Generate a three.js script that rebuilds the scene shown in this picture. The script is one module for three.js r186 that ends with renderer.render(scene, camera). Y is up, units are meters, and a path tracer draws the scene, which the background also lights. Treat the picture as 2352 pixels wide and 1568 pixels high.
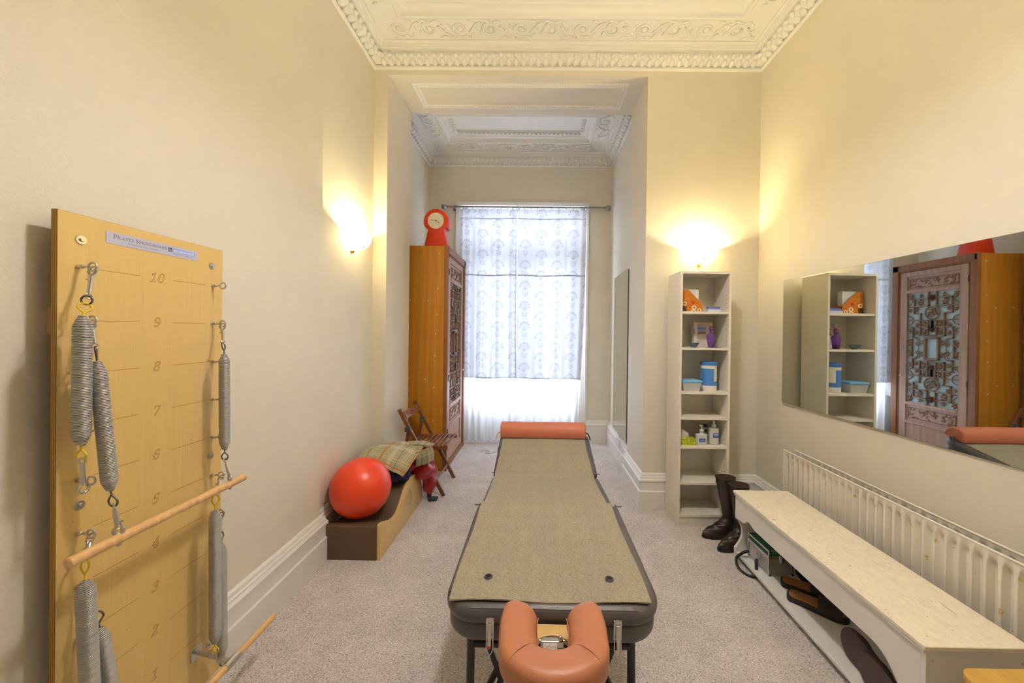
import * as THREE from 'three';
import { RoundedBoxGeometry } from 'three/addons/geometries/RoundedBoxGeometry.js';
import { mergeGeometries, mergeVertices, toCreasedNormals } from 'three/addons/utils/BufferGeometryUtils.js';

// ───────────── camera, sky, exposure ─────────────
const scene = new THREE.Scene();
const camera = new THREE.PerspectiveCamera(2 * Math.atan(784 / 820) * 180 / Math.PI, 2352 / 1568, 0.05, 60);
camera.position.set(0, 1.527, 0);
camera.rotation.order = 'YXZ';
camera.rotation.set(-0.3 * Math.PI / 180, 0.5 * Math.PI / 180, 0.0125);
camera.setViewOffset(2352, 1568, -55, 18, 2352, 1568);
camera.updateProjectionMatrix();
scene.background = new THREE.Color().setRGB(0.78, 0.88, 1.12);
scene.backgroundIntensity = 10.0;
const renderer = new THREE.WebGLRenderer();
renderer.toneMapping = THREE.LinearToneMapping;
renderer.toneMappingExposure = 1.1;
renderer.shadowMap.enabled = true;
const LAMP = { color: new THREE.Color().setRGB(1, 0.83, 0.46), power: 2.0 };
const PENDANT = { color: new THREE.Color().setRGB(0.94, 0.94, 1.02), power: 7.4 };

// ───────────── helpers ─────────────
let seed = 7;
const rnd = () => { seed = (seed * 1664525 + 1013904223) >>> 0; return seed / 4294967296; };
const V = (x, y, z) => new THREE.Vector3(x, y, z);
const hash = (x, y) => { let h = (x * 374761393 + y * 668265263) | 0; h = Math.imul(h ^ (h >>> 13), 1274126177); return ((h ^ (h >>> 16)) >>> 0) / 4294967296; };
function vnoise(x, y, px, py) {           // value noise, periodic in px, py cells
  const xi = Math.floor(x), yi = Math.floor(y), fx = x - xi, fy = y - yi;
  const w = (a, p) => ((a % p) + p) % p, sx = fx * fx * (3 - 2 * fx), sy = fy * fy * (3 - 2 * fy);
  const a = hash(w(xi, px), w(yi, py)), b = hash(w(xi + 1, px), w(yi, py)), c = hash(w(xi, px), w(yi + 1, py)), d = hash(w(xi + 1, px), w(yi + 1, py));
  return (a + (b - a) * sx) * (1 - sy) + (c + (d - c) * sx) * sy;
}
function dataTex(w, h, fn, { srgb = true, size = 1, sizeY } = {}) {
  const d = new Uint8Array(w * h * 4);
  for (let y = 0; y < h; y++) for (let x = 0; x < w; x++) {
    const c = fn(x / w, y / h, x, y), i = (y * w + x) * 4, cl = (v) => Math.max(0, Math.min(255, Math.round(v * 255)));
    if (typeof c === 'number') d[i] = d[i + 1] = d[i + 2] = cl(c); else { d[i] = cl(c[0]); d[i + 1] = cl(c[1]); d[i + 2] = cl(c[2]); }
    d[i + 3] = 255;
  }
  const t = new THREE.DataTexture(d, w, h); t.wrapS = t.wrapT = THREE.RepeatWrapping; t.magFilter = THREE.LinearFilter; t.minFilter = THREE.LinearMipmapLinearFilter; t.generateMipmaps = true;
  if (srgb) t.colorSpace = THREE.SRGBColorSpace;
  t.repeat.set(1 / size, 1 / (sizeY ?? size)); t.needsUpdate = true; return t;
}
function canvasTex(w, h, draw) {
  const c = document.createElement('canvas'); c.width = w; c.height = h; draw(c.getContext('2d'), w, h);
  const t = new THREE.CanvasTexture(c); t.colorSpace = THREE.SRGBColorSpace; t.wrapS = t.wrapT = THREE.RepeatWrapping; return t;
}
const std = (color, o = {}) => new THREE.MeshPhysicalMaterial({ color, roughness: 0.6, ...o });
const offs = new Map();                   // world position of each thing's base, taken off its geometry
const taken = new Map();
function numbered(n) { const k = taken.get(n) ?? 0; taken.set(n, k + 1); return k ? n + '_' + String(k).padStart(3, '0') : n; }
function boxUV(g) {
  const p = g.attributes.position, n = g.attributes.normal, uv = new Float32Array(p.count * 2);
  for (let i = 0; i < p.count; i += 3) {
    let ax = 0, ay = 0, az = 0;
    for (let k = 0; k < 3; k++) { ax += n.getX(i + k); ay += n.getY(i + k); az += n.getZ(i + k); }
    ax = Math.abs(ax); ay = Math.abs(ay); az = Math.abs(az);
    for (let k = 0; k < 3; k++) {
      const x = p.getX(i + k), y = p.getY(i + k), z = p.getZ(i + k), j = (i + k) * 2;
      if (ax >= ay && ax >= az) { uv[j] = z; uv[j + 1] = y; } else if (ay >= az) { uv[j] = x; uv[j + 1] = z; } else { uv[j] = x; uv[j + 1] = y; }
    }
  }
  g.setAttribute('uv', new THREE.BufferAttribute(uv, 2));
}
function prep(g) {
  g = g.index ? g.toNonIndexed() : g.clone();
  for (const k of Object.keys(g.attributes)) if (!['position', 'normal', 'uv'].includes(k)) g.deleteAttribute(k);
  if (!g.attributes.normal) g.computeVertexNormals();
  if (!g.attributes.uv) g.setAttribute('uv', new THREE.BufferAttribute(new Float32Array(g.attributes.position.count * 2), 2));
  g.morphAttributes = {}; return g;
}
function join(geos) { geos = (Array.isArray(geos) ? geos : [geos]).flat(9).map(prep); return geos.length > 1 ? mergeGeometries(geos) : geos[0]; }
const grain = (g, turn) => { if (turn) { const u = g.attributes.uv; for (let i = 0; i < u.count; i++) u.setXY(i, u.getY(i), u.getX(i)); } };
function mesh(name, geos, mat, parent = scene, { uv = 'box', turn = false } = {}) {
  const g = join(geos); if (uv === 'box') boxUV(g); grain(g, turn);
  const off = offs.get(parent); if (off) g.translate(-off.x, -off.y, -off.z);
  const m = new THREE.Mesh(g, mat); m.castShadow = m.receiveShadow = true;
  m.name = parent === scene ? numbered(name) : name; parent.add(m); if (off) offs.set(m, off);
  return m;
}
function share(name, geo, mat, parent, [x, y, z], rot = [0, 0, 0], sc = [1, 1, 1]) {   // a piece that shares its geometry
  const m = new THREE.Mesh(geo, mat); m.name = name; m.castShadow = m.receiveShadow = true;
  const off = offs.get(parent) ?? V(0, 0, 0); m.position.set(x - off.x, y - off.y, z - off.z); m.rotation.set(...rot); m.scale.set(...sc); parent.add(m); return m;
}
function thing(name, label, category, [x, y, z], group) {       // a Group at the base; its geometry is written in world metres
  const o = new THREE.Group(); o.name = numbered(name); o.position.set(x, y, z); scene.add(o); offs.set(o, V(x, y, z));
  o.userData = { label, category }; if (group) o.userData.group = group; return o;
}
function tag(o, label, category, group) { o.userData = { label, category }; if (group) o.userData.group = group; return o; }
function struct(name, geos, mat, label, opt) { const m = mesh(name, geos, mat, scene, opt); m.userData = { kind: 'structure', label, category: name.split('_')[0] }; return m; }
// shapes in world metres
function box(x0, x1, y0, y1, z0, z1, r = 0) {
  const w = Math.abs(x1 - x0), h = Math.abs(y1 - y0), d = Math.abs(z1 - z0);
  const g = r ? new RoundedBoxGeometry(w, h, d, 2, Math.min(r, w / 2.01, h / 2.01, d / 2.01)) : new THREE.BoxGeometry(w, h, d);
  return g.translate((x0 + x1) / 2, (y0 + y1) / 2, (z0 + z1) / 2);
}
function rod(a, b, r, r2 = r, seg = 14) {
  a = V(...a); b = V(...b); const d = b.clone().sub(a), g = new THREE.CylinderGeometry(r2, r, d.length(), seg);
  g.applyQuaternion(new THREE.Quaternion().setFromUnitVectors(V(0, 1, 0), d.clone().normalize()));
  return g.translate((a.x + b.x) / 2, (a.y + b.y) / 2, (a.z + b.z) / 2);
}
function bar(a, b, w, t, r = 0.002, up = V(0, 1, 0)) {           // a square-section bar from a to b; w across, t along "up"
  a = V(...a); b = V(...b); const d = b.clone().sub(a), L = d.length(); d.normalize();
  const s = V(0, 0, 0).crossVectors(d, up).normalize(), u = V(0, 0, 0).crossVectors(s, d).normalize();
  const g = new RoundedBoxGeometry(w, t, L, 2, Math.min(r, w / 2.01, t / 2.01));
  return g.applyMatrix4(new THREE.Matrix4().makeBasis(s, u, d.clone().negate()).setPosition(a.add(b).multiplyScalar(0.5)));
}
const tube = (pts, r, n = 40, seg = 8, closed = false) => new THREE.TubeGeometry(new THREE.CatmullRomCurve3(pts.map((p) => V(...p)), closed, 'catmullrom', 0.5), n, r, seg, closed);
const ball = (x, y, z, r, w = 16, h = 12) => new THREE.SphereGeometry(r, w, h).translate(x, y, z);
const lathe = (prof, x, y, z, seg = 28) => new THREE.LatheGeometry(prof.map(([r, h]) => new THREE.Vector2(Math.max(r, 0.00001), h)), seg).translate(x, y, z);
function ring(c, R, r, normal = [0, 0, 1], arc = Math.PI * 2, start = 0) {
  const g = new THREE.TorusGeometry(R, r, 8, 28, arc).rotateZ(start);
  g.applyQuaternion(new THREE.Quaternion().setFromUnitVectors(V(0, 0, 1), V(...normal).normalize())); return g.translate(...c);
}
function extrude(pts, depth, { bevel = 0, curve = false, holes = [] } = {}) {   // outline in x, y; thickness along +z
  const s = pts instanceof THREE.Shape ? pts : new THREE.Shape(pts.map(([x, y]) => new THREE.Vector2(x, y))); for (const h of holes) s.holes.push(h);
  return new THREE.ExtrudeGeometry(s, { depth: depth - 2 * bevel, bevelEnabled: bevel > 0, bevelSize: bevel, bevelThickness: bevel, bevelSegments: 2, bevelOffset: -bevel, curveSegments: 16 }).translate(0, 0, bevel);
}
function grid(nu, nv, f, closeU = false) {                        // a surface from a function of u, v in 0..1
  const pos = [], uv = [], idx = [];
  for (let j = 0; j <= nv; j++) for (let i = 0; i <= nu; i++) { const p = f(i / nu, j / nv); pos.push(p[0], p[1], p[2]); uv.push(p[3] ?? i / nu, p[4] ?? j / nv); }
  for (let j = 0; j < nv; j++) for (let i = 0; i < nu; i++) { const a = j * (nu + 1) + i, b = a + 1, c = a + nu + 1, d = c + 1; idx.push(a, b, d, a, d, c); }
  const g = new THREE.BufferGeometry(); g.setAttribute('position', new THREE.Float32BufferAttribute(pos, 3)); g.setAttribute('uv', new THREE.Float32BufferAttribute(uv, 2)); g.setIndex(idx);
  g.computeVertexNormals();
  if (closeU) { const n = g.attributes.normal; for (let j = 0; j <= nv; j++) { const a = j * (nu + 1), b = a + nu, v = V(n.getX(a) + n.getX(b), n.getY(a) + n.getY(b), n.getZ(a) + n.getZ(b)).normalize(); n.setXYZ(a, v.x, v.y, v.z); n.setXYZ(b, v.x, v.y, v.z); } }
  return g;
}
const flip = (g) => { g = prep(g); for (const k of ['position', 'normal', 'uv']) { const a = g.attributes[k], n = a.itemSize, v = a.array; for (let i = 0; i < a.count; i += 3) for (let c = 0; c < n; c++) { const p = (i + 1) * n + c, q = (i + 2) * n + c, t = v[p]; v[p] = v[q]; v[q] = t; } } return g; };   // turns a mirrored solid's faces outwards again
const crease = (g, a = 0.6) => toCreasedNormals(g, a);

// ───────────── materials ─────────────
const grey = (fn, size, n = 256) => dataTex(n, n, fn, { srgb: false, size });
const rollerBump = grey((u, v, x, y) => 0.5 * hash(x, y) + 0.5 * vnoise(u * 64, v * 64, 64, 64), 0.35);
const paintTex = (r, g, b, amp = 0.012, size = 1.7) => dataTex(256, 256, (u, v, x, y) => { const k = 1 + amp * (vnoise(u * 6, v * 6, 6, 6) + 0.6 * vnoise(u * 24, v * 24, 24, 24) + 0.4 * hash(x, y) - 1); return [r * k, g * k, b * k]; }, { size });
const M = {};
M.wall = std(0xffffff, { map: paintTex(0.89, 0.86, 0.79), roughness: 0.62, bumpMap: rollerBump, bumpScale: 0.0006 });
M.ceiling = std(0xffffff, { map: paintTex(0.94, 0.932, 0.91), roughness: 0.8 });
M.plaster = std(0xf0eee8, { roughness: 0.75 });
M.trim = std(0xffffff, { map: paintTex(0.91, 0.895, 0.865, 0.02), roughness: 0.38 });
M.chip = std(0x5a4a38, { roughness: 0.9 });
const carpetFn = (u, v, x, y) => { const h = 0.55 * hash(x >> 1, y >> 1) + 0.45 * hash(x, y), big = vnoise(u * 10, v * 10, 10, 10); let k = 0.74 + 0.36 * h + 0.06 * (big - 0.5); if (hash(x >> 1, (y >> 1) + 991) > 0.965) k *= 0.7; return [0.90 * k, 0.86 * k, 0.835 * k]; };
M.carpet = std(0xffffff, { map: dataTex(512, 512, carpetFn, { size: 0.9 }), roughness: 1, bumpMap: grey((u, v, x, y) => 0.6 * hash(x >> 1, y >> 1) + 0.4 * hash(x, y), 0.9, 512), bumpScale: 0.006, sheen: 0.3, sheenRoughness: 0.9 });
function woodTex(a, b, { fine = 60, size = 0.5, sizeY = 1.6, rings = 7, contrast = 1, n = 256 } = {}) {    // grain along v
  return dataTex(n, n * 2, (u, v, x) => {
    const warp = 0.35 * vnoise(u * 4, v * 3, 4, 3) + 0.1 * vnoise(u * 12, v * 6, 12, 6);
    let k = 0.5 + 0.5 * Math.sin((u * rings + warp * 2.0) * Math.PI * 2); k = 0.35 * k + 0.4 * vnoise(u * fine, v * 5, fine, 5) + 0.25 * vnoise(u * fine * 2, v * 14, fine * 2, 14);
    k = 0.5 + (k - 0.5) * contrast; return [a[0] + (b[0] - a[0]) * k, a[1] + (b[1] - a[1]) * k, a[2] + (b[2] - a[2]) * k];
  }, { size, sizeY });
}
M.birch = std(0xffffff, { map: woodTex([0.80, 0.66, 0.40], [0.86, 0.73, 0.48], { rings: 3, contrast: 0.6 }), roughness: 0.38, clearcoat: 0.25, clearcoatRoughness: 0.3 });
M.plyEdge = std(0xffffff, { map: dataTex(64, 64, (u, v, x, y) => { const k = 0.75 + 0.25 * Math.sign(Math.sin(u * Math.PI * 8)) * 0.6 + 0.1 * hash(x, y); return [0.80 * k, 0.60 * k, 0.25 * k]; }, { size: 0.02, sizeY: 0.3 }), roughness: 0.6 });
M.beech = std(0xffffff, { map: woodTex([0.80, 0.62, 0.40], [0.90, 0.74, 0.52], { rings: 4, size: 0.12, sizeY: 0.7, fine: 20 }), roughness: 0.4, clearcoat: 0.3, clearcoatRoughness: 0.3 });
M.teak = std(0xffffff, { map: woodTex([0.69, 0.45, 0.11], [0.81, 0.56, 0.17], { rings: 5, size: 0.42, sizeY: 2.2, fine: 50, contrast: 0.9 }), roughness: 0.5, clearcoat: 0.08, clearcoatRoughness: 0.4 });
M.pine = std(0xffffff, { map: woodTex([0.62, 0.48, 0.40], [0.76, 0.62, 0.54], { rings: 4, size: 0.3, sizeY: 1.2, fine: 40 }), roughness: 0.5 });
M.pineFrame = std(0xffffff, { map: woodTex([0.50, 0.31, 0.17], [0.63, 0.42, 0.24], { rings: 4, size: 0.3, sizeY: 1.2, fine: 40 }), roughness: 0.45 });
M.carved = std(0x8a674e, { roughness: 0.6 });
M.chairWood = std(0xffffff, { map: woodTex([0.40, 0.22, 0.11], [0.54, 0.32, 0.17], { rings: 5, size: 0.08, sizeY: 0.6, fine: 24 }), roughness: 0.38, clearcoat: 0.3, clearcoatRoughness: 0.3 });
M.steel = std(0xc9c6bf, { metalness: 1, roughness: 0.28 });
M.springSteel = std(0xb9b5b0, { metalness: 0.55, roughness: 0.4 });
M.darkWire = std(0x77716a, { metalness: 1, roughness: 0.4 });
M.yellowDip = std(0xe2c21a, { roughness: 0.4 });
M.black = std(0x2b2a2c, { roughness: 0.5 });
M.darkMetal = std(0x35312f, { roughness: 0.42, metalness: 0.4 });
const leatherBump = grey((u, v, x, y) => 0.5 * vnoise(u * 90, v * 90, 90, 90) + 0.5 * vnoise(u * 40, v * 40, 40, 40), 0.12);
M.vinylDark = std(0x585355, { roughness: 0.36, bumpMap: leatherBump, bumpScale: 0.0004 });
M.vinylBrown = std(0x5a4433, { roughness: 0.5, bumpMap: leatherBump, bumpScale: 0.0004 });
M.tanLeather = std(0xb37352, { roughness: 0.4, bumpMap: leatherBump, bumpScale: 0.0004 });
M.bolster = std(0xc27159, { roughness: 0.5, bumpMap: leatherBump, bumpScale: 0.0004 });
M.mat = std(0xffffff, {
  map: dataTex(128, 128, (u, v, x, y) => { const a = (x >> 2) & 1, b = (y >> 2) & 1, k = 0.86 + 0.14 * hash(x >> 2, y >> 2); const t = (a ^ b) ? 1 : 0.84; return [0.73 * k * t, 0.695 * k * t, 0.61 * k * t]; }, { size: 0.11 }),
  bumpMap: grey((u, v, x, y) => { const a = (x >> 2) & 1, b = (y >> 2) & 1; return ((a ^ b) ? 0.9 : 0.35) + 0.1 * hash(x, y); }, 0.11, 128), bumpScale: 0.0022, roughness: 0.9 });
M.white = std(0xe9e6de, { roughness: 0.4 });
M.melamine = std(0xffffff, { map: paintTex(0.925, 0.895, 0.83, 0.008), roughness: 0.36 });
M.mirror = std(0xdfe3e0, { metalness: 1, roughness: 0.015 });
M.mirrorEdge = std(0x7d8c8a, { roughness: 0.3 });
M.curtainRod = std(0x9a9a9c, { metalness: 0.8, roughness: 0.35 });

// ───────────── the setting ─────────────
const XL = -1.475, XR = 1.912, XB = -1.428, ZB = -3.14, ZT = -3.70, ZF = -4.98, ZN = 2.3, H = 4.04, TH = 0.25;
const AX0 = -1.355, AX1 = 0.925, AY = 3.77, FXL = -1.56, FXR = 0.985, WX0 = -1.11, WX1 = 0.645, WY1 = 3.275;
struct('floor', box(-2.2, 2.4, -0.2, 0, ZN + 0.3, ZF - 0.26), M.carpet, 'speckled beige berber carpet over the whole floor');
const wl = struct('wall_left', [box(XL - TH, XL, 0, H + 0.1, ZN + TH, ZB), box(XL - 0.01, XB, 0, 3.98, 0.9, -2.33)], M.wall, 'cream left wall with a shallow projecting chimney breast');
struct('wall_right', box(XR, XR + TH, 0, H + 0.1, ZN + TH, ZB - 0.1), M.wall, 'cream right wall with the wide mirror and the radiator');
struct('wall_near', box(XL - TH, XR + TH, 0, H + 0.1, ZN, ZN + TH), M.wall, 'cream wall behind the viewer');
struct('wall_back', [box(XL - TH, AX0, 0, H + 0.1, ZB, ZT), box(AX1, XR + TH, 0, H + 0.1, ZB, ZT), box(AX0, AX1, AY, H + 0.1, ZB, ZT)], M.wall, 'thick cream wall with a tall rectangular opening into the window bay');
struct('wall_bay_left', box(FXL - TH, FXL, 0, H + 0.1, ZT, ZF - TH), M.wall, 'cream left wall of the window bay behind the wardrobe');
struct('wall_bay_right', box(FXR, FXR + TH, 0, H + 0.1, ZT, ZF - TH), M.wall, 'cream right wall of the window bay with the tall mirror');
struct('wall_far', [box(FXL - TH, WX0, 0, H + 0.1, ZF, ZF - TH), box(WX1, FXR + TH, 0, H + 0.1, ZF, ZF - TH), box(WX0, WX1, WY1, H + 0.1, ZF, ZF - TH)], M.wall, 'cream end wall around the tall window');
struct('ceiling', [box(XL - TH, XR + TH, H, H + 0.2, ZN + TH, ZT + 0.2), box(FXL - TH, FXR + TH, H, H + 0.2, ZT + 0.2, ZF - TH)], M.ceiling, 'white plaster ceiling of room and window bay');

// cornices: a moulded profile run round each ceiling, mitred at the corners
function ringProfile(x0, x1, z0, z1, prof) {     // x0<x1, z0 (far) < z1 (near); prof = [inset, height]
  const pos = [];
  const cs = (p) => [[x0 + p, z0 + p], [x1 - p, z0 + p], [x1 - p, z1 - p], [x0 + p, z1 - p]];
  for (let i = 0; i + 1 < prof.length; i++) {
    const a = cs(prof[i][0]), b = cs(prof[i + 1][0]);
    for (let k = 0; k < 4; k++) {
      const l = (k + 1) % 4, A = [a[k][0], prof[i][1], a[k][1]], B = [a[l][0], prof[i][1], a[l][1]], C = [b[l][0], prof[i + 1][1], b[l][1]], D = [b[k][0], prof[i + 1][1], b[k][1]];
      pos.push(...A, ...B, ...C, ...A, ...C, ...D);
    }
  }
  const g = new THREE.BufferGeometry(); g.setAttribute('position', new THREE.Float32BufferAttribute(pos, 3)); g.computeVertexNormals(); return crease(g, 0.35);
}
const arcPts = (cx, cy, rx, ry, a0, a1, n) => Array.from({ length: n + 1 }, (_, i) => { const a = a0 + (a1 - a0) * i / n; return [cx + rx * Math.cos(a), cy + ry * Math.sin(a)]; });
const corniceProfile = [[-0.01, 3.812], [0.012, 3.812], [0.020, 3.822], [0.020, 3.836], [0.010, 3.843], [0.016, 3.85], ...arcPts(0.016, 3.905, 0.06, 0.055, -Math.PI / 2, 0, 5), [0.076, 3.912], [0.092, 3.914], [0.092, 3.928], [0.106, 3.930], [0.108, 3.942], ...arcPts(0.142, 3.942, 0.02, 0.018, Math.PI, Math.PI / 2, 4), [0.142, 3.968],
  [0.335, 3.968], [0.352, 3.958], [0.366, 3.962], [0.37, 3.972], ...arcPts(0.40, 3.972, 0.028, 0.032, Math.PI, Math.PI / 2, 5), [0.43, 4.004], [0.434, 4.012], [0.455, 4.014], [0.50, 4.026], [0.503, 4.045]];
// egg-and-leaf unit, frieze scroll, inner leaf: one geometry each, many pieces
function eggGeo(low) {
  const e = new THREE.SphereGeometry(1, low ? 6 : 9, low ? 4 : 7).scale(0.0245, 0.022, 0.031).rotateX(-0.75).translate(0, -0.018, -0.012);
  const c = new THREE.SphereGeometry(1, low ? 6 : 8, low ? 4 : 6).scale(0.021, 0.017, 0.02).translate(0, 0.014, 0.026);
  return join([e, c]);
}
const eggG = eggGeo(false), eggLow = eggGeo(true);
function scrollGeo(lo = false) {                 // lies in x, z; relief downward
  const pts = [], n = lo ? 20 : 34;
  for (let i = 0; i <= n; i++) { const t = i / n, a = -0.6 + t * 5.6, r = 0.032 + 0.043 * t; pts.push([r * Math.cos(a), -0.003, r * Math.sin(a) * 0.95]); }
  const vol = tube(pts, 0.0085, n, 6).scale(1, 0.9, 1);
  const boss = new THREE.SphereGeometry(0.022, lo ? 8 : 14, 6).scale(1, 0.45, 1), rim = new THREE.TorusGeometry(0.026, 0.0045, 5, lo ? 12 : 20).rotateX(Math.PI / 2);
  const stem = tube([[0.072, -0.002, -0.03], [0.105, -0.004, 0.012], [0.135, -0.003, 0.05], [0.175, -0.002, 0.068]], 0.008, lo ? 8 : 14, 6);
  const leaf = (x, z, a, s) => new THREE.SphereGeometry(1, lo ? 6 : 10, lo ? 4 : 6).scale(0.034 * s, 0.007, 0.012 * s).rotateY(a).translate(x, -0.002, z);
  return join([vol, boss, rim, stem, leaf(0.05, -0.07, 0.35, 1), leaf(-0.03, -0.078, -0.2, 0.9), leaf(0.095, -0.05, -0.9, 0.8), leaf(0.125, 0.012, 1.0, 0.8), leaf(0.10, 0.075, 0.3, 0.9), leaf(-0.085, 0.03, 1.2, 0.7)]);
}
const scrollG = scrollGeo(), scrollLow = scrollGeo(true), leafG = join([new THREE.SphereGeometry(1, 8, 6).scale(0.021, 0.012, 0.024).translate(0, 0, 0), new THREE.SphereGeometry(1, 6, 5).scale(0.010, 0.012, 0.012).translate(0.026, 0, -0.012)]);
function cornice(name, label, x0, x1, z0, z1, { near, eggs, scrolls, leaves, low }) {
  const c = struct(name, ringProfile(x0, x1, z0, z1, corniceProfile), M.plaster, label);
  const step = 0.0639, unit = 0.248, inner = 0.055, eg = [], lf = [];
  const put = (list, nm, g, at, rot, sc) => (list ? list.push(g.clone().applyMatrix4(new THREE.Matrix4().compose(V(...at), new THREE.Quaternion().setFromEuler(new THREE.Euler(...rot)), V(...(sc ?? [1, 1, 1]))))) : share(nm, g, M.plaster, c, at, rot, sc));
  const run = (L, s, f) => { const n = Math.floor(L / s), o = (L - n * s) / 2; for (let i = 0; i < n; i++) f(o + (i + 0.5) * s, i); };
  const y = 3.872, p = 0.052;
  run(x1 - x0 - 0.08, step, (t) => put(low ? eg : null, 'egg', eggs, [x0 + 0.04 + t, y, z0 + p], [0, 0, 0]));
  run(near - z0 - 0.08, step, (t) => { put(low ? eg : null, 'egg', eggs, [x0 + p, y, z0 + 0.04 + t], [0, Math.PI / 2, 0]); put(low ? eg : null, 'egg', eggs, [x1 - p, y, z0 + 0.04 + t], [0, -Math.PI / 2, 0]); });
  run(x1 - x0 - 0.36, unit, (t, i) => put(null, 'scroll', scrolls, [x0 + 0.16 + t, 3.966, z0 + 0.245], [0, 0, 0], [1, 1, i % 2 ? -1 : 1]));
  run(near - z0 - 0.36, unit, (t, i) => { put(null, 'scroll', scrolls, [x0 + 0.245, 3.966, z0 + 0.36 + t], [0, -Math.PI / 2, 0], [1, 1, i % 2 ? -1 : 1]); put(null, 'scroll', scrolls, [x1 - 0.245, 3.966, z0 + 0.36 + t], [0, -Math.PI / 2, 0], [1, 1, i % 2 ? -1 : 1]); });
  run(x1 - x0 - 0.98, inner, (t) => put(low ? lf : null, 'leaf', leaves, [x0 + 0.49 + t, 4.012, z0 + 0.482], [0, 0, 0]));
  run(near - z0 - 0.98, inner, (t) => { put(low ? lf : null, 'leaf', leaves, [x0 + 0.482, 4.012, z0 + 0.49 + t], [0, Math.PI / 2, 0]); put(low ? lf : null, 'leaf', leaves, [x1 - 0.482, 4.012, z0 + 0.49 + t], [0, -Math.PI / 2, 0]); });
  for (const [l, n] of [[eg, 'egg_and_leaf_row'], [lf, 'inner_leaf_row']]) if (l.length) { const m = mesh(n, l, M.plaster, c); m.userData.kind = 'stuff'; }
  return c;
}
cornice('trim_1', 'deep white plaster cornice with egg moulding and scroll frieze in the near room', XL, XR, ZB, ZN, { near: -0.9, eggs: eggG, scrolls: scrollG, leaves: leafG });
cornice('trim_2', 'white plaster cornice round the window bay ceiling', FXL, FXR, ZF, ZT, { near: ZT, eggs: eggLow, scrolls: scrollLow, leaves: leafG, low: true });
{ // moulded rectangle on the soffit of the opening
  const s = struct('trim_3', ringProfile(-1.16, 0.76, -3.57, -3.26, [[-0.03, 3.772], [-0.028, 3.762], [-0.012, 3.758], [0, 3.762], [0.006, 3.756], [0.02, 3.756], [0.026, 3.772]]), M.plaster, 'beaded plaster rectangle on the underside of the opening');
  const b = new THREE.SphereGeometry(0.009, 6, 4), l = [];
  for (let x = -1.15; x <= 0.755; x += 0.0225) for (const z of [-3.56, -3.27]) l.push(b.clone().translate(x, 3.757, z));
  for (let z = -3.54; z < -3.28; z += 0.0225) for (const x of [-1.15, 0.75]) l.push(b.clone().translate(x, 3.757, z));
  mesh('bead_row', l, M.plaster, s).userData.kind = 'stuff';
}
// baseboards: one moulded section, run along each wall
const skirtProfile = [[0, 0], [0.042, 0], [0.042, 0.152], [0.036, 0.158], [0.032, 0.158], [0.032, 0.232], [0.038, 0.236], [0.038, 0.248], [0.028, 0.262], [0.026, 0.272], [0.018, 0.276], [0.014, 0.292], [0.006, 0.302], [0, 0.302]];
function skirt(a, b, ma = 0, mb = 0) {            // from a to b [x, z], the room on the left hand; ma, mb: mitre (+1 outside, -1 inside)
  const d = V(b[0] - a[0], 0, b[1] - a[1]), L = d.length(); d.normalize(); const n = V(-d.z, 0, d.x), pos = [];
  const at = (e, [t, y]) => { const s = e ? L + mb * t : -ma * t; return [a[0] + d.x * s + n.x * t, y, a[1] + d.z * s + n.z * t]; };
  for (let i = 0; i < skirtProfile.length; i++) { const p = skirtProfile[i], q = skirtProfile[(i + 1) % skirtProfile.length], A = at(0, p), B = at(0, q), C = at(1, q), D = at(1, p); pos.push(...A, ...D, ...C, ...A, ...C, ...B); }
  for (const e of [0, 1]) for (let i = 1; i + 1 < skirtProfile.length; i++) pos.push(...at(e, skirtProfile[0]), ...at(e, skirtProfile[e ? i + 1 : i]), ...at(e, skirtProfile[e ? i : i + 1]));
  const g = new THREE.BufferGeometry(); g.setAttribute('position', new THREE.Float32BufferAttribute(pos, 3)); g.computeVertexNormals(); return g;
}
struct('baseboard_left', [skirt([XB, 0.9], [XB, -2.33], 1, 1), skirt([XB, -2.33], [XL, -2.33], 1, -1), skirt([XL, -2.33], [XL, ZB], -1, -1), skirt([XL, ZN], [XL, 0.9], -1, -1), skirt([XL, 0.9], [XB, 0.9], -1, 1)], M.trim, 'tall moulded white baseboard along the left wall');
struct('baseboard_back', [skirt([XL, ZB], [AX0, ZB], -1, 1), skirt([AX0, ZB], [AX0, ZT], 1, 1), skirt([AX1, ZT], [AX1, ZB], 1, 1), skirt([AX1, ZB], [XR, ZB], 1, -1)], M.trim, 'tall moulded baseboard round the piers of the opening');
struct('baseboard_right', [skirt([XR, ZB], [XR, ZN], -1, -1)], M.trim, 'tall moulded baseboard along the right wall');
struct('baseboard_bay', [skirt([AX0, ZT], [FXL, ZT], 1, -1), skirt([FXL, ZT], [FXL, ZF], -1, -1), skirt([FXL, ZF], [WX0 - 0.06, ZF], -1, 0), skirt([WX1 + 0.02, ZF], [FXR, ZF], 0, -1), skirt([FXR, ZF], [FXR, ZT], -1, -1), skirt([FXR, ZT], [AX1, ZT], -1, 1)], M.trim, 'white baseboard round the window bay');
struct('baseboard_near', [skirt([XR, ZN], [XL, ZN], -1, -1)], M.trim, 'white baseboard on the wall behind the viewer');

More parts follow.
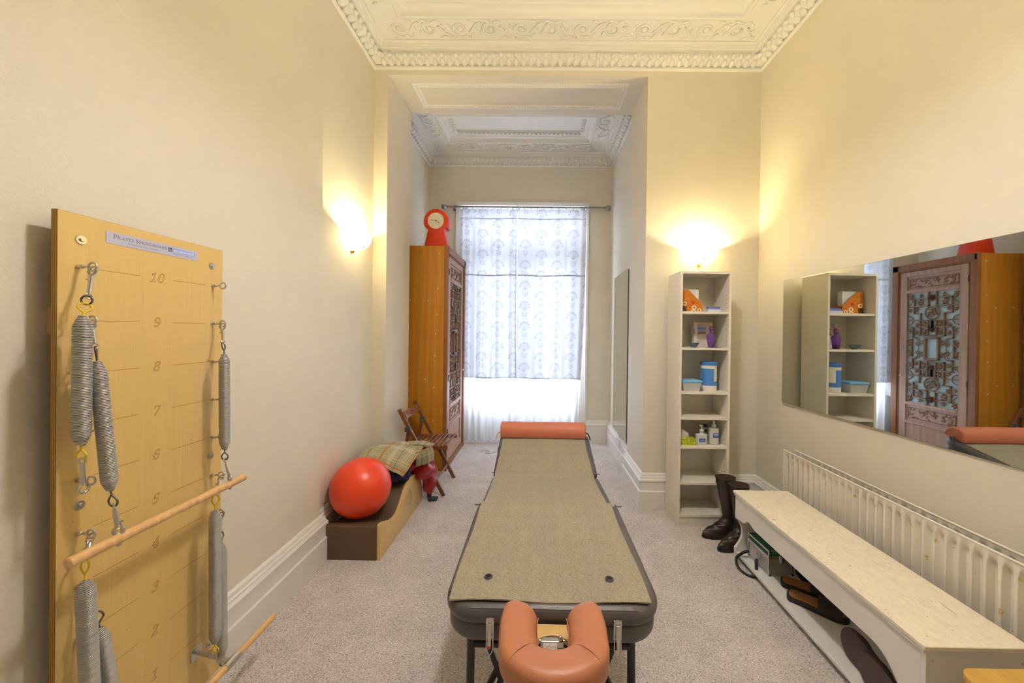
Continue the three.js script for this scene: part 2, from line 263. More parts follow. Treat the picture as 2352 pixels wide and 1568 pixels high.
// the French window and its balcony rail
{
  const w = new THREE.Group(); w.name = 'window_1'; w.userData = { kind: 'structure', label: 'tall white French window behind the sheer curtains', category: 'window' }; scene.add(w);
  const z0 = -5.10, z1 = -5.16;
  mesh('window_frame', [box(WX0, WX0 + 0.06, 0, WY1, z0 + 0.02, z1 - 0.02, 0.004), box(WX1 - 0.06, WX1, 0, WY1, z0 + 0.02, z1 - 0.02, 0.004), box(WX0, WX1, WY1 - 0.1, WY1, z0 + 0.02, z1 - 0.02, 0.004), box(WX0, WX1, 0, 0.04, z0 + 0.02, z1 - 0.02), box(WX0 + 0.06, WX1 - 0.06, 2.62, 2.70, z0 + 0.02, z1 - 0.02, 0.004)], M.trim, w);
  mesh('architrave', [box(WX0 - 0.07, WX0 + 0.005, 0, WY1 + 0.05, ZF - 0.01, ZF + 0.02, 0.004), box(WX1 - 0.005, WX1 + 0.03, 0, WY1 + 0.05, ZF - 0.01, ZF + 0.02, 0.004), box(WX0 - 0.07, WX1 + 0.03, WY1 - 0.005, WY1 + 0.05, ZF - 0.01, ZF + 0.025, 0.004)], M.trim, w);
  const glass = new THREE.MeshPhysicalMaterial({ color: 0xffffff, transmission: 1, roughness: 0, thickness: 0, ior: 1.5 });
  const mid = (WX0 + WX1) / 2;
  for (const [a, b] of [[WX0 + 0.06, mid - 0.004], [mid + 0.004, WX1 - 0.06]]) {
    const l = mesh('casement', [box(a, a + 0.085, 0.045, 2.615, z0, z1, 0.004), box(b - 0.085, b, 0.045, 2.615, z0, z1, 0.004), box(a, b, 0.045, 0.12, z0, z1, 0.004), box(a, b, 0.43, 0.5, z0, z1, 0.004), box(a, b, 2.52, 2.615, z0, z1, 0.004), box(a + 0.08, b - 0.08, 0.1, 0.45, z0 - 0.02, z1 + 0.015)], M.trim, w);
    mesh('pane', box(a + 0.08, b - 0.08, 0.49, 2.53, z0 - 0.028, z0 - 0.032), glass, l);
    mesh('pane', box(a, b, 2.70, WY1 - 0.1, z0 - 0.028, z0 - 0.032), glass, w);
  }
  mesh('handle', [box(mid - 0.02, mid + 0.02, 1.0, 1.16, z0, z0 + 0.008, 0.003), rod([mid, 1.12, z0], [mid, 1.12, z0 + 0.045], 0.007), rod([mid, 1.12, z0 + 0.045], [mid - 0.09, 1.12, z0 + 0.045], 0.008)], M.steel, w);
  const zr = -5.75, rail = [];
  rail.push(box(-1.6, 1.1, 0.98, 1.02, zr - 0.02, zr + 0.02), box(-1.6, 1.1, 0.12, 0.15, zr - 0.015, zr + 0.015));
  for (let x = -1.45; x < 1.1; x += 0.29) {
    rail.push(box(x - 0.145 - 0.01, x - 0.145 + 0.01, 0.1, 1.0, zr - 0.01, zr + 0.01));
    for (const [cy, s] of [[0.32, 1], [0.56, -1], [0.80, 1]]) { const p = []; for (let i = 0; i <= 24; i++) { const a = i / 24 * 7.5, r = 0.018 + 0.0115 * a; p.push([x + s * r * Math.cos(a), cy + r * Math.sin(a), zr]); } rail.push(tube(p, 0.011, 30, 5)); }
  }
  const r = mesh('balcony_railing', rail, std(0x9da2a6, { roughness: 0.6 }), w); r.userData.label = 'scrolled iron balcony railing outside';
  mesh('balcony_floor', box(-1.9, 1.4, -0.25, -0.02, ZF - 0.26, -6.2), std(0xb9b7b0, { roughness: 0.9 }), w);
}

// ───────────── wall lamps ─────────────
const shadeGlass = new THREE.MeshPhysicalMaterial({ color: 0xfbf6e8, roughness: 0.95, transmission: 0.36, thickness: 0, ior: 1.3, side: THREE.DoubleSide });
const brass = std(0xc9a04a, { metalness: 1, roughness: 0.3 });
const bulbMat = std(0xfff4dd, { emissive: new THREE.Color().setRGB(1, 0.85, 0.55), emissiveIntensity: 6 });
function sconce(label, [x, y, z], turn) {        // y: rim height; turn 0 faces +z
  const t = thing('wall_sconce', label, 'wall lamp', [x, y, z], 'uplighter wall sconces'); t.rotation.y = turn; offs.delete(t);
  const prof = []; for (let i = 0; i <= 14; i++) { const a = i / 14 * Math.PI / 2; prof.push([0.163 * Math.sin(a) ** 0.9, -0.125 * Math.cos(a)]); }
  prof.push([0.166, 0.004], [0.163, 0.006], [0.159, 0.0]);
  mesh('shade', new THREE.LatheGeometry(prof.map(([r, h]) => new THREE.Vector2(Math.max(r, 1e-4), h)), 28, -Math.PI / 2, Math.PI).scale(1, 1, 0.86).translate(0, 0, 0.004), shadeGlass, t);
  mesh('back_plate', [box(-0.05, 0.05, -0.1, -0.01, 0, 0.006, 0.002), rod([0, -0.095, 0.004], [0, -0.095, 0.09], 0.005), rod([0, -0.095, 0.09], [0, -0.078, 0.105], 0.011)], M.white, t);
  mesh('finial', lathe([[0, -0.028], [0.007, -0.024], [0.009, -0.017], [0.016, -0.012], [0.018, -0.006], [0.008, 0]], 0, -0.122, 0.012, 16), brass, t);
  mesh('bulb', new THREE.SphereGeometry(0.024, 16, 12).translate(0, -0.055, 0.105), bulbMat, t);
  const l = new THREE.PointLight(LAMP.color, LAMP.power, 0, 2); l.position.set(0, -0.055, 0.105); l.castShadow = true; l.shadow.radius = 1.2; l.name = 'bulb_light'; t.add(l);
  return t;
}
sconce('glowing white bowl wall sconce on the left alcove wall above the red ball', [XL, 2.27, -2.78], Math.PI / 2);
sconce('glowing white bowl wall sconce right above the white bookcase', [1.388, 2.258, ZB], 0);
sconce('white bowl wall sconce on the right wall nearer the viewer', [XR, 2.258, -0.75], -Math.PI / 2);

{ // the room's ceiling pendant hangs above the frame: an opal globe under a wide fabric shade
  const [x, y, z] = [0.3, 3.4, -1.38], t = thing('pendant_lamp', 'opal globe pendant lamp under a wide cream fabric shade in mid room', 'pendant lamp', [x, y, z]);
  mesh('globe', new THREE.SphereGeometry(0.11, 32, 24).translate(x, y, z), std(0xfff8ea, { emissive: PENDANT.color, emissiveIntensity: 2 }), t);
  mesh('shade', lathe([[0.30, -0.19], [0.29, -0.07], [0.24, 0.06], [0.15, 0.135], [0.06, 0.165], [0.03, 0.2], [0.002, 0.2]], x, y, z, 48), new THREE.MeshPhysicalMaterial({ color: 0xf2e2bc, roughness: 1, transmission: 0.5, thickness: 0, ior: 1.2, side: THREE.DoubleSide }), t);
  mesh('cord', rod([x, y + 0.2, z], [x, 4.02, z], 0.004), M.white, t);
  mesh('ceiling_rose', lathe([[0.05, 0.035], [0.048, 0.015], [0.02, 0.0], [0, 0]], x, 4.005, z, 24), M.white, t);
  const l = new THREE.PointLight(PENDANT.color, PENDANT.power, 0, 2); l.castShadow = true; l.shadow.radius = 5; l.name = 'globe_light'; t.add(l);
}

// ───────────── massage table, mat, bolster, face cradle ─────────────
function roundRect(x0, x1, z0, z1, rs) {         // plan outline; rs: corner radii [x0z0, x1z0, x1z1, x0z1]
  const s = new THREE.Shape(), [a, b, c, d] = rs;
  s.moveTo(x0 + a, z0); s.lineTo(x1 - b, z0); s.absarc(x1 - b, z0 + b, b, -Math.PI / 2, 0); s.lineTo(x1, z1 - c); s.absarc(x1 - c, z1 - c, c, 0, Math.PI / 2); s.lineTo(x0 + d, z1); s.absarc(x0 + d, z1 - d, d, Math.PI / 2, Math.PI); s.lineTo(x0, z0 + a); s.absarc(x0 + a, z0 + a, a, Math.PI, Math.PI * 1.5);
  return s;
}
function pad(x0, x1, z0, z1, y0, y1, rs, bev = 0.018) {      // z0 far < z1 near
  const s = roundRect(x0 + bev, x1 - bev, z0 + bev, z1 - bev, rs.map((r) => Math.max(0.004, r - bev)));
  const g = new THREE.ExtrudeGeometry(s, { depth: y1 - y0 - 2 * bev, bevelEnabled: true, bevelSize: bev, bevelThickness: bev, bevelSegments: 5, curveSegments: 14 }).translate(0, 0, bev);
  return crease(g.rotateX(Math.PI / 2).translate(0, y1, 0), 0.7);
}
function piping(x0, x1, z0, z1, y, rs, r = 0.003) {
  const p = roundRect(x0, x1, z0, z1, rs).getPoints(14).map((q) => [q.x, y, q.y]); p.pop();
  return tube(p, r, 220, 6, true);
}
const tilt = (g, y, z, a) => g.translate(0, -y, -z).rotateX(a).translate(0, y, z);
{
  const t = thing('massage_table', 'dark grey padded folding massage table in the middle of the carpet', 'massage table', [0.055, 0, -2.05]);
  const x0 = -0.303, x1 = 0.413, big = 0.11, sm = 0.02;
  const front = mesh('front_cushion', [pad(x0, x1, -1.825, -1.12, 0.592, 0.65, [sm, sm, big, big], 0.026)], M.vinylDark, t);
  mesh('piping', [piping(x0 + 0.012, x1 - 0.012, -1.813, -1.132, 0.644, [sm, sm, big, big])], M.vinylDark, front);
  mesh('front_frame_cover', [pad(x0 + 0.008, x1 - 0.008, -1.82, -1.127, 0.535, 0.602, [sm, sm, big, big], 0.02)], M.vinylDark, t);
  const midA = -0.098;
  mesh('middle_cushion', [tilt(pad(x0, x1, -2.405, -1.85, 0.54, 0.603, [sm, sm, sm, sm], 0.02), 0.603, -1.85, midA)], M.vinylDark, t);
  mesh('middle_frame', [tilt(pad(x0 + 0.01, x1 - 0.01, -2.4, -1.85, 0.49, 0.545, [sm, sm, sm, sm], 0.012), 0.603, -1.85, midA)], M.vinylDark, t);
  const back = 0.255;
  const rear = mesh('rear_cushion', [tilt(pad(x0, x1, -3.0, -2.43, 0.505, 0.562, [big, big, sm, sm], 0.024), 0.562, -2.43, back)], M.vinylDark, t);
  mesh('piping', [tilt(piping(x0 + 0.012, x1 - 0.012, -2.988, -2.44, 0.557, [big, big, sm, sm]), 0.562, -2.43, back)], M.vinylDark, rear);
  mesh('rear_frame_cover', [tilt(pad(x0 + 0.008, x1 - 0.008, -2.992, -2.44, 0.455, 0.515, [big, big, sm, sm], 0.02), 0.562, -2.43, back)], M.vinylDark, t);
  for (const [x, zt, zb] of [[-0.218, -1.21, -1.18], [0.325, -1.21, -1.18], [-0.218, -2.74, -2.82], [0.325, -2.74, -2.82]]) {
    const l = mesh('leg', [rod([x, zt > -2 ? 0.54 : 0.57, zt], [x, 0.02, zb], 0.0135), rod([x, 0.24, zb + (zt - zb) * 0.45], [x, 0.14, zb + (zt - zb) * 0.25], 0.0165)], M.darkMetal, t);
    mesh('rubber_foot', rod([x, 0, zb], [x, 0.03, zb], 0.017, 0.016), M.black, l);
  }
  for (const z of [-1.205, -2.75]) {
    mesh('cross_bar', [rod([-0.218, 0.468, z], [0.325, 0.468, z], 0.011), rod([-0.218, 0.30, z], [0.325, 0.30, z], 0.009)], M.darkMetal, t);
  }
  for (const s of [-1, 1]) {
    const x = 0.0535 + s * 0.2715;
    mesh('brace', [rod([x - s * 0.06, 0.462, -1.205], [x - s * 0.105, 0.335, -1.21], 0.0085), rod([x - s * 0.012, 0.24, -1.19], [x - s * 0.16, 0.40, -1.36], 0.011), tube([[x - s * 0.16, 0.40, -1.36], [x - s * 0.1, 0.30, -1.26], [x - s * 0.02, 0.16, -1.19]], 0.009, 20, 8)], M.darkMetal, t);
    mesh('hinge_strut', [bar([x - s * 0.08, 0.50, -1.24], [x - s * 0.08, 0.13, -1.70], 0.03, 0.008), bar([x - s * 0.08, 0.53, -2.0], [x - s * 0.08, 0.13, -1.70], 0.03, 0.008), bar([x - s * 0.07, 0.49, -2.6], [x - s * 0.08, 0.13, -2.05], 0.03, 0.008), bar([x - s * 0.08, 0.52, -1.95], [x - s * 0.08, 0.13, -2.05], 0.03, 0.008)], M.darkMetal, t);
  }
  for (const x of [-0.143, 0.258]) {             // chrome toggle latches on the near end
    const y = 0.598, z = -1.118;
    const l = mesh('latch', [box(x - 0.013, x + 0.013, y - 0.036, y + 0.026, z - 0.004, z + 0.003, 0.003), rod([x, y + 0.016, z], [x, y + 0.016, z + 0.005], 0.013), bar([x, y + 0.014, z + 0.006], [x, y - 0.03, z + 0.012], 0.013, 0.005), bar([x, y - 0.028, z + 0.012], [x, y - 0.052, z + 0.018], 0.011, 0.006), rod([x - 0.0085, y + 0.016, z + 0.003], [x - 0.0085, y + 0.016, z + 0.006], 0.003), rod([x + 0.0085, y - 0.03, z + 0.002], [x + 0.0085, y - 0.03, z + 0.005], 0.003)], M.steel, t);
    mesh('wire_loop', tube([[x - 0.009, y - 0.02, z + 0.004], [x - 0.010, y - 0.065, z + 0.007], [x, y - 0.083, z + 0.008], [x + 0.010, y - 0.065, z + 0.007], [x + 0.009, y - 0.02, z + 0.004]], 0.0016, 40, 6), M.steel, l);
    if (x < 0) mesh('red_tab', box(x - 0.0055, x + 0.0055, y - 0.054, y - 0.046, z + 0.015, z + 0.022, 0.002), std(0xc0402c, { roughness: 0.4 }), l);
  }
  mesh('socket', [rod([0.055, 0.567, -1.135], [0.055, 0.567, -1.118], 0.02), ring([0.055, 0.567, -1.117], 0.016, 0.003)], M.darkMetal, t);
  for (const s of [-1, 1]) mesh('side_cable', tube([[0.055 + s * 0.355, 0.60, -2.95], [0.055 + s * 0.372, 0.585, -2.87], [0.055 + s * 0.365, 0.55, -2.8]], 0.003, 14, 6), M.darkMetal, t);
}
{ // the woven mat follows the three cushions
  const path = [[-1.150, 0.6505], [-1.25, 0.6525], [-1.5, 0.6515], [-1.74, 0.652], [-1.80, 0.653], [-1.822, 0.652], [-1.836, 0.642], [-1.846, 0.620], [-1.862, 0.608], [-1.90, 0.606], [-2.0, 0.598], [-2.15, 0.585], [-2.3, 0.569], [-2.36, 0.5655], [-2.385, 0.573], [-2.408, 0.568], [-2.44, 0.568], [-2.50, 0.584], [-2.65, 0.6215], [-2.8, 0.661], [-2.95, 0.700]];
  const cv = new THREE.CatmullRomCurve3(path.map(([z, y]) => V(0, y, z))), L = cv.getLength();
  const at = (u, v, th) => {
    const p = cv.getPointAt(v), x = -0.281 + 0.655 * u, e = Math.abs(u - 0.5) * 2;
    let y = p.y + th; const mid = Math.exp(-(((p.z + 2.3) / 0.18) ** 2)); y -= 0.006 * mid * e ** 4; if (v < 0.05) y += 0.004 * Math.sin(u * 9) * (1 - v / 0.05);
    return [x + 0.006 * (u - 0.5) * Math.sin(v * 20), y + 0.0012 * Math.sin(u * 7 + v * 11), p.z, x, v * L];
  };
  const top = grid(24, 120, (u, v) => at(u, v, 0.0055)), bot = grid(24, 120, (u, v) => at(1 - u, v, 0.0012));
  const edge = (f) => grid(60, 1, f);
  const t = thing('exercise_mat', 'sage green woven mat laid along the massage table', 'mat', [0.045, 0.65, -2.05]);
  mesh('mat_sheet', [top, bot, edge((u, k) => at(0, u, k ? 0.0055 : 0.0012)), edge((u, k) => at(1, 1 - u, k ? 0.0055 : 0.0012)), edge((u, k) => at(u, 0, k ? 0.0055 : 0.0012)), edge((u, k) => at(1 - u, 1, k ? 0.0055 : 0.0012))], M.mat, t, { uv: 'own' });
  const eyelet = std(0x57525a, { metalness: 0.7, roughness: 0.35 });
  for (const x of [-0.168, 0.258]) {
    const y = 0.6602, e = mesh('eyelet', [ring([x, y + 0.0015, -1.255], 0.0115, 0.0026, [0, 1, 0]), lathe([[0.009, 0.0006], [0.0145, 0.0012], [0.0155, 0]], x, y, -1.255, 24)], eyelet, t);
    mesh("hole", rod([x, y - 0.004, -1.255], [x, y + 0.0006, -1.255], 0.0088, 0.0088, 20), std(0x2c2623, { roughness: 0.9 }), e);
  }
}
{
  const t = thing('bolster_cushion', 'terracotta half-round bolster across the far end of the massage table', 'bolster', [0.042, 0.71, -2.93]);
  const a = 0.255, s = new THREE.Shape(); s.moveTo(-0.078, 0.012); s.quadraticCurveTo(-0.082, 0.0, -0.07, 0); s.lineTo(0.07, 0); s.quadraticCurveTo(0.082, 0, 0.078, 0.012); s.absellipse(0, 0.012, 0.078, 0.082, 0, Math.PI);
  const g = new THREE.ExtrudeGeometry(s, { depth: 0.65, bevelEnabled: true, bevelSize: 0.012, bevelThickness: 0.016, bevelOffset: -0.012, bevelSegments: 4, curveSegments: 24 }).translate(0, 0, -0.325);
  mesh('cushion', crease(g.rotateY(Math.PI / 2).rotateX(a).translate(0.042, 0.699, -2.91), 0.6), M.bolster, t);
  for (const x of [-0.293, 0.378]) mesh('strap', tube([[x, 0.715, -2.905], [x + Math.sign(x) * 0.03, 0.70, -2.89], [x + Math.sign(x) * 0.045, 0.66, -2.87]], 0.006, 12, 6), x < 0 ? std(0xcfc3a0, { roughness: 0.9 }) : M.black, t);
}
{ // face cradle
  const t = thing('face_cradle', 'tan horseshoe face cradle cushion at the near end of the massage table', 'headrest', [0.05, 0.6, -0.93]);
  const pts = [], cx = 0.05, R = 0.097;
  pts.push(V(cx - R + 0.012, 0, -1.095), V(cx - R + 0.002, 0, -1.06), V(cx - R - 0.002, 0, -1.02), V(cx - R, 0, -0.985));
  for (let i = 1; i < 8; i++) { const a = Math.PI - i / 8 * Math.PI; pts.push(V(cx + R * Math.cos(a), 0, -0.965 + 0.068 * Math.sin(a))); }
  pts.push(V(cx + R, 0, -0.985), V(cx + R + 0.002, 0, -1.02), V(cx + R - 0.002, 0, -1.06), V(cx + R - 0.012, 0, -1.095));
  const cv = new THREE.CatmullRomCurve3(pts, false, 'centripetal');
  const yTop = (z) => 0.672 + 0.10 * (z + 1.08) * -0.35;
  const cush = grid(40, 120, (u, v) => {
    const p = cv.getPointAt(v), tg = cv.getTangentAt(v), n = V(-tg.z, 0, tg.x), e = Math.min(v, 1 - v), k = e < 0.07 ? Math.sqrt(Math.max(0, 1 - (1 - e / 0.07) ** 2)) : 1;
    const a = u * Math.PI * 2, c = Math.cos(a), s = Math.sin(a), sq = (q, m) => Math.sign(q) * Math.abs(q) ** m;
    const nearBow = Math.exp(-(((v - 0.5) / 0.2) ** 2)), w = (0.0535 + 0.004 * nearBow) * k, h = 0.052;
    const out = sq(c, 0.8) * w, up = sq(s, s > 0 ? 0.85 : 0.6) * h * (s > 0 ? 0.75 : 1) * (k * 0.5 + 0.5 * Math.sqrt(k));
    return [p.x + n.x * out, yTop(p.z) + up + (s > 0 ? 0.010 * c * k : 0), p.z + n.z * out];
  }, true);
  const c = mesh('cushion', cush, M.tanLeather, t);
  const seam = (off, dy, v0, v1) => { const q = []; for (let i = 0; i <= 60; i++) { const v = v0 + (v1 - v0) * i / 60, p = cv.getPointAt(v), tg = cv.getTangentAt(v); q.push([p.x - tg.z * off, yTop(p.z) + dy, p.z + tg.x * off]); } return tube(q, 0.0017, 120, 5); };
  mesh('outer_seam', [seam(-0.0535, 0.006, 0.05, 0.95)], M.tanLeather, c);
  for (const v of [0.33, 0.67]) { const q = []; for (let i = 0; i <= 20; i++) { const a = 0.05 + i / 20 * (Math.PI - 0.1), p = cv.getPointAt(v), tg = cv.getTangentAt(v), o = Math.cos(a) * 0.0545, u = Math.sin(a) ** 0.85 * 0.0405 + 0.010 * Math.cos(a); q.push([p.x - tg.z * o, yTop(p.z) + u, p.z + tg.x * o]); } mesh('cross_seam', tube(q, 0.0016, 30, 5), M.tanLeather, c); }
  const plySm = M.birch;
  { const sh = new THREE.Shape(); sh.moveTo(cx - 0.125, 1.07); sh.lineTo(cx - 0.125, 0.90); sh.bezierCurveTo(cx - 0.125, 0.79, cx + 0.125, 0.79, cx + 0.125, 0.90); sh.lineTo(cx + 0.125, 1.07); sh.lineTo(cx + 0.052, 1.07); sh.lineTo(cx + 0.052, 0.95); sh.bezierCurveTo(cx + 0.052, 0.89, cx - 0.052, 0.89, cx - 0.052, 0.95); sh.lineTo(cx - 0.052, 1.07); sh.closePath(); mesh('wooden_frame', [new THREE.ExtrudeGeometry(sh, { depth: 0.014, bevelEnabled: false, curveSegments: 14 }).rotateX(-Math.PI / 2).translate(0, 0.606, 0)], plySm, t); }
  { const sh = new THREE.Shape(); sh.moveTo(cx - 0.12, 1.065); sh.lineTo(cx - 0.12, 1.0); sh.quadraticCurveTo(cx - 0.06, 0.99, cx - 0.045, 1.012); sh.quadraticCurveTo(cx, 1.045, cx + 0.045, 1.012); sh.quadraticCurveTo(cx + 0.06, 0.99, cx + 0.12, 1.0); sh.lineTo(cx + 0.12, 1.065); sh.closePath(); mesh('lower_frame', [new THREE.ExtrudeGeometry(sh, { depth: 0.014, bevelEnabled: true, bevelSize: 0.002, bevelThickness: 0.002, bevelSegments: 2, curveSegments: 14 }).rotateX(-Math.PI / 2).translate(0, 0.599, -0.044)], plySm, t); }
  mesh('clamp', [box(cx - 0.034, cx + 0.034, 0.592, 0.612, -1.068, -1.05, 0.003), rod([cx - 0.04, 0.606, -1.06], [cx + 0.045, 0.606, -1.06], 0.005), bar([cx + 0.03, 0.608, -1.066], [cx + 0.026, 0.622, -1.05], 0.011, 0.005), ball(cx + 0.024, 0.624, -1.049, 0.007)], M.steel, t);
  for (const sx of [-0.05, 0.05]) mesh('support_arm', rod([cx + sx, 0.562, -1.12], [cx + sx, 0.562, -0.99], 0.009), M.darkMetal, t);
  const lab = canvasTex(256, 160, (g, w, h) => { g.fillStyle = '#e4ddd4'; g.fillRect(0, 0, w, h); g.fillStyle = '#5b5048'; g.font = 'italic 58px serif'; g.textAlign = 'center'; g.fillText('Affinity', w / 2 + 10, 78); g.strokeStyle = '#5b5048'; g.lineWidth = 5; g.beginPath(); g.arc(40, 58, 26, 0.6, 5.2); g.stroke(); });
  const q = new THREE.BoxGeometry(0.04, 0.025, 0.0012).rotateX(-0.9).translate(cx - 0.006, 0.601, -1.04);
  mesh('maker_label', q, std(0xffffff, { map: lab, roughness: 0.6 }), t, { uv: 'own' });
}

// ───────────── springboard on the left wall ─────────────
const BX = -1.36, BZ0 = -0.994, BZ1 = -1.521, BY0 = 0.06, BY1 = 1.857;
const lineY = (k) => 1.702 - (10 - k) * 0.1575;
{
  const t = thing('springboard', 'tall birch exercise springboard with numbers one to ten on the left wall', 'exercise board', [BX - 0.009, BY0, (BZ0 + BZ1) / 2]);
  mesh('plywood_panel', box(BX - 0.018, BX - 0.001, BY0, BY1, BZ0, BZ1, 0.002), M.plyEdge, t, { turn: false });
  const W = 620, Hh = 2048, face = canvasTex(W, Hh, (g) => {
    g.fillStyle = '#dcbb74'; g.fillRect(0, 0, W, Hh);
    for (let i = 0; i < 900; i++) { const x = hash(i, 3) * W, y = hash(i, 4) * Hh, l = 60 + 300 * hash(i, 5), d = hash(i, 6); g.strokeStyle = d > 0.5 ? 'rgba(170,125,55,0.05)' : 'rgba(255,235,180,0.06)'; g.lineWidth = 1 + 3 * hash(i, 7); g.beginPath(); g.moveTo(x, y); g.bezierCurveTo(x + 4, y + l * 0.3, x - 4, y + l * 0.6, x + 3, y + l); g.stroke(); }
    for (let i = 0; i < 14; i++) { g.fillStyle = 'rgba(120,80,30,0.5)'; g.beginPath(); g.arc(hash(i, 21) * W, hash(i, 22) * Hh, 1 + 1.2 * hash(i, 23), 0, 7); g.fill(); }
    const X = (z) => (BZ0 - z) / (BZ0 - BZ1) * W, Y = (y) => (BY1 - y) / (BY1 - BY0) * Hh;
    g.strokeStyle = '#9a6a22'; g.lineWidth = 1.7; g.font = 'italic 52px serif'; g.textAlign = 'center'; g.textBaseline = 'middle';
    for (let k = 1; k <= 10; k++) { const y = Y(lineY(k)); for (const [a, b] of [[-1.079, -1.203], [-1.313, -1.444]]) { g.beginPath(); g.moveTo(X(a), y); g.lineTo(X(b), y); g.stroke(); } g.strokeText(String(k), X(-1.256), y); }
  });
  mesh('board_face', new THREE.BoxGeometry(BZ0 - BZ1 - 0.003, BY1 - BY0 - 0.003, 0.0015).rotateY(Math.PI / 2).translate(BX - 0.0005, (BY0 + BY1) / 2, (BZ0 + BZ1) / 2), std(0xffffff, { map: face, roughness: 0.36, clearcoat: 0.2, clearcoatRoughness: 0.35 }), t, { uv: 'own' });
  for (const y of [0.44, 1.54]) mesh('batten', box(XB, BX - 0.018, y - 0.04, y + 0.04, BZ0 - 0.03, BZ1 + 0.03), M.beech, t);
  const plate = canvasTex(1024, 132, (g, w, h) => {
    g.fillStyle = '#c0c0d8'; g.fillRect(0, 0, w, h);
    g.fillStyle = '#57505f'; g.textBaseline = 'alphabetic'; let x = 62; for (const [s, f] of [['P', 62], ['ILATES ', 48], ['S', 62], ['PRINGBOARD', 48]]) { g.font = f + 'px serif'; g.fillText(s, x, 66); x += g.measureText(s).width; }
    g.font = '26px serif'; g.fillStyle = '#7a7078'; g.fillText('Designed by Ellie Herman', 205, 104);
    g.fillStyle = '#4a4850'; g.fillRect(640, 28, 48, 52); g.fillStyle = '#8f9ed8'; g.fillRect(652, 36, 10, 10); g.fillRect(668, 50, 12, 22); g.strokeStyle = '#b9c2e6'; g.lineWidth = 4; g.strokeRect(650, 50, 12, 20);
    g.fillStyle = '#8ea6ee'; g.fillRect(696, 30, 290, 50); g.fillStyle = '#eef1fb'; g.font = 'bold 38px sans-serif'; g.fillText('BALANCED BODY', 706, 70, 270);
    g.fillStyle = '#5c5666'; g.font = '20px sans-serif'; g.fillText('www.pilates.com  1-800-PILATES', 700, 104, 250);
  });
  mesh('name_plate', new THREE.BoxGeometry(0.299, 0.0375, 0.001).rotateY(Math.PI / 2).translate(BX + 0.001, 1.8085, -1.2565), std(0xffffff, { map: plate, roughness: 0.35 }), t, { uv: 'own' });
  const bolt = join([new THREE.CylinderGeometry(0.0125, 0.0135, 0.003, 24), new THREE.CylinderGeometry(0.0055, 0.007, 0.007, 6).translate(0, 0.003, 0)]);
  for (const y of [1.782, 0.995, 0.21]) for (const z of [-1.046, -1.469]) share('mounting_bolt', bolt, M.steel, t, [BX + 0.002, y, z], [0, 0, -Math.PI / 2]);
  const eye = join([rod([0, 0, 0], [0.032, 0, 0], 0.0036), rod([0.004, 0, 0], [0.014, 0, 0], 0.0062, 0.0062, 12), ring([0.044, 0, 0], 0.0122, 0.0030), ball(0.012, 0, 0, 0.0065, 12, 8)]);
  for (let k = 1; k <= 10; k++) for (const z of [-1.04, -1.473]) share('eyebolt', eye, M.steel, t, [BX, lineY(k), z]);
}
class Helix extends THREE.Curve {
  constructor(a, b, R, turns) { super(); this.a = a; this.R = R; this.turns = turns; this.d = b.clone().sub(a); this.L = this.d.length(); const u = this.d.clone().normalize(); this.s = V(0, 0, 1).cross(u).normalize(); this.q = u.clone().cross(this.s); }
  getPoint(t, o = new THREE.Vector3()) { const e = Math.min(t, 1 - t) * this.L, k = e < 0.03 ? 0.42 + 0.58 * (e / 0.03) : 1, an = t * this.turns * Math.PI * 2; return o.copy(this.a).addScaledVector(this.d, t).addScaledVector(this.s, Math.cos(an) * this.R * k).addScaledVector(this.q, Math.sin(an) * this.R * k); }
}
function orient(g, a, b) { const d = V(...b).sub(V(...a)); return g.applyQuaternion(new THREE.Quaternion().setFromUnitVectors(V(0, -1, 0), d.normalize())).translate(...a); }
function teardrop(a, b, w, r = 0.0026) {          // wire loop from the coil end a to the far side b
  const L = V(...b).sub(V(...a)).length();
  return orient(tube([[0, 0, 0], [0.001, -L * 0.28, 0], [w, -L * 0.62, 0], [w * 0.75, -L * 0.9, 0], [0, -L, 0], [-w * 0.75, -L * 0.9, 0], [-w, -L * 0.62, 0], [-0.001, -L * 0.28, 0]], r, 48, 7), a, b);
}
function snap(a, b) {                             // snap hook: hook round a, swivel ring at b
  const L = V(...b).sub(V(...a)).length(), l = L - 0.008;
  const g = join([ring([0, 0, 0], 0.0115, 0.0032, [0, 0, 1], 4.9, -1.05), rod([0.004, -0.0105, 0], [0, -0.02, 0], 0.0038), rod([0, -0.018, 0], [0, -l + 0.006, 0], 0.0058, 0.0052), rod([0, -l + 0.008, 0], [0, -l, 0], 0.0042), rod([-0.0075, -0.024, 0], [-0.0075, -0.004, 0], 0.0022), rod([-0.005, -0.026, 0], [-0.014, -0.026, 0], 0.0026), ring([0, -l - 0.006, 0], 0.0075, 0.0024, [1, 0, 0.3])]);
  return orient(g, a, b);
}
function coil(label, { top, bot, R, yellow = false, hooks = [], up, down, extra = [] }) {
  const t = thing('coil_spring', label, 'spring', bot, 'steel springs hanging on the springboard');
  const a = V(...top), b = V(...bot), n = Math.round(a.distanceTo(b) / 0.0046), wire = yellow ? M.yellowDip : M.darkWire;
  mesh('coil', new THREE.TubeGeometry(new Helix(a, b, R, n), n * 14, 0.0023, 5), M.springSteel, t);
  if (up) mesh('end_loop', teardrop(top, up, 0.013), wire, t);
  if (down) mesh('end_loop', teardrop(bot, down, 0.013), wire, t);
  for (const [p, q] of hooks) mesh('snap_hook', snap(p, q), M.steel, t);
  for (const c of extra) mesh('link_ring', ring(c, 0.0125, 0.0026, [0.3, 0, 1]), M.darkWire, t);
  return t;
}
const eyeL = (k) => [BX + 0.044, lineY(k) - 0.011, -1.04], eyeR = (k) => [BX + 0.044, lineY(k) - 0.011, -1.473];
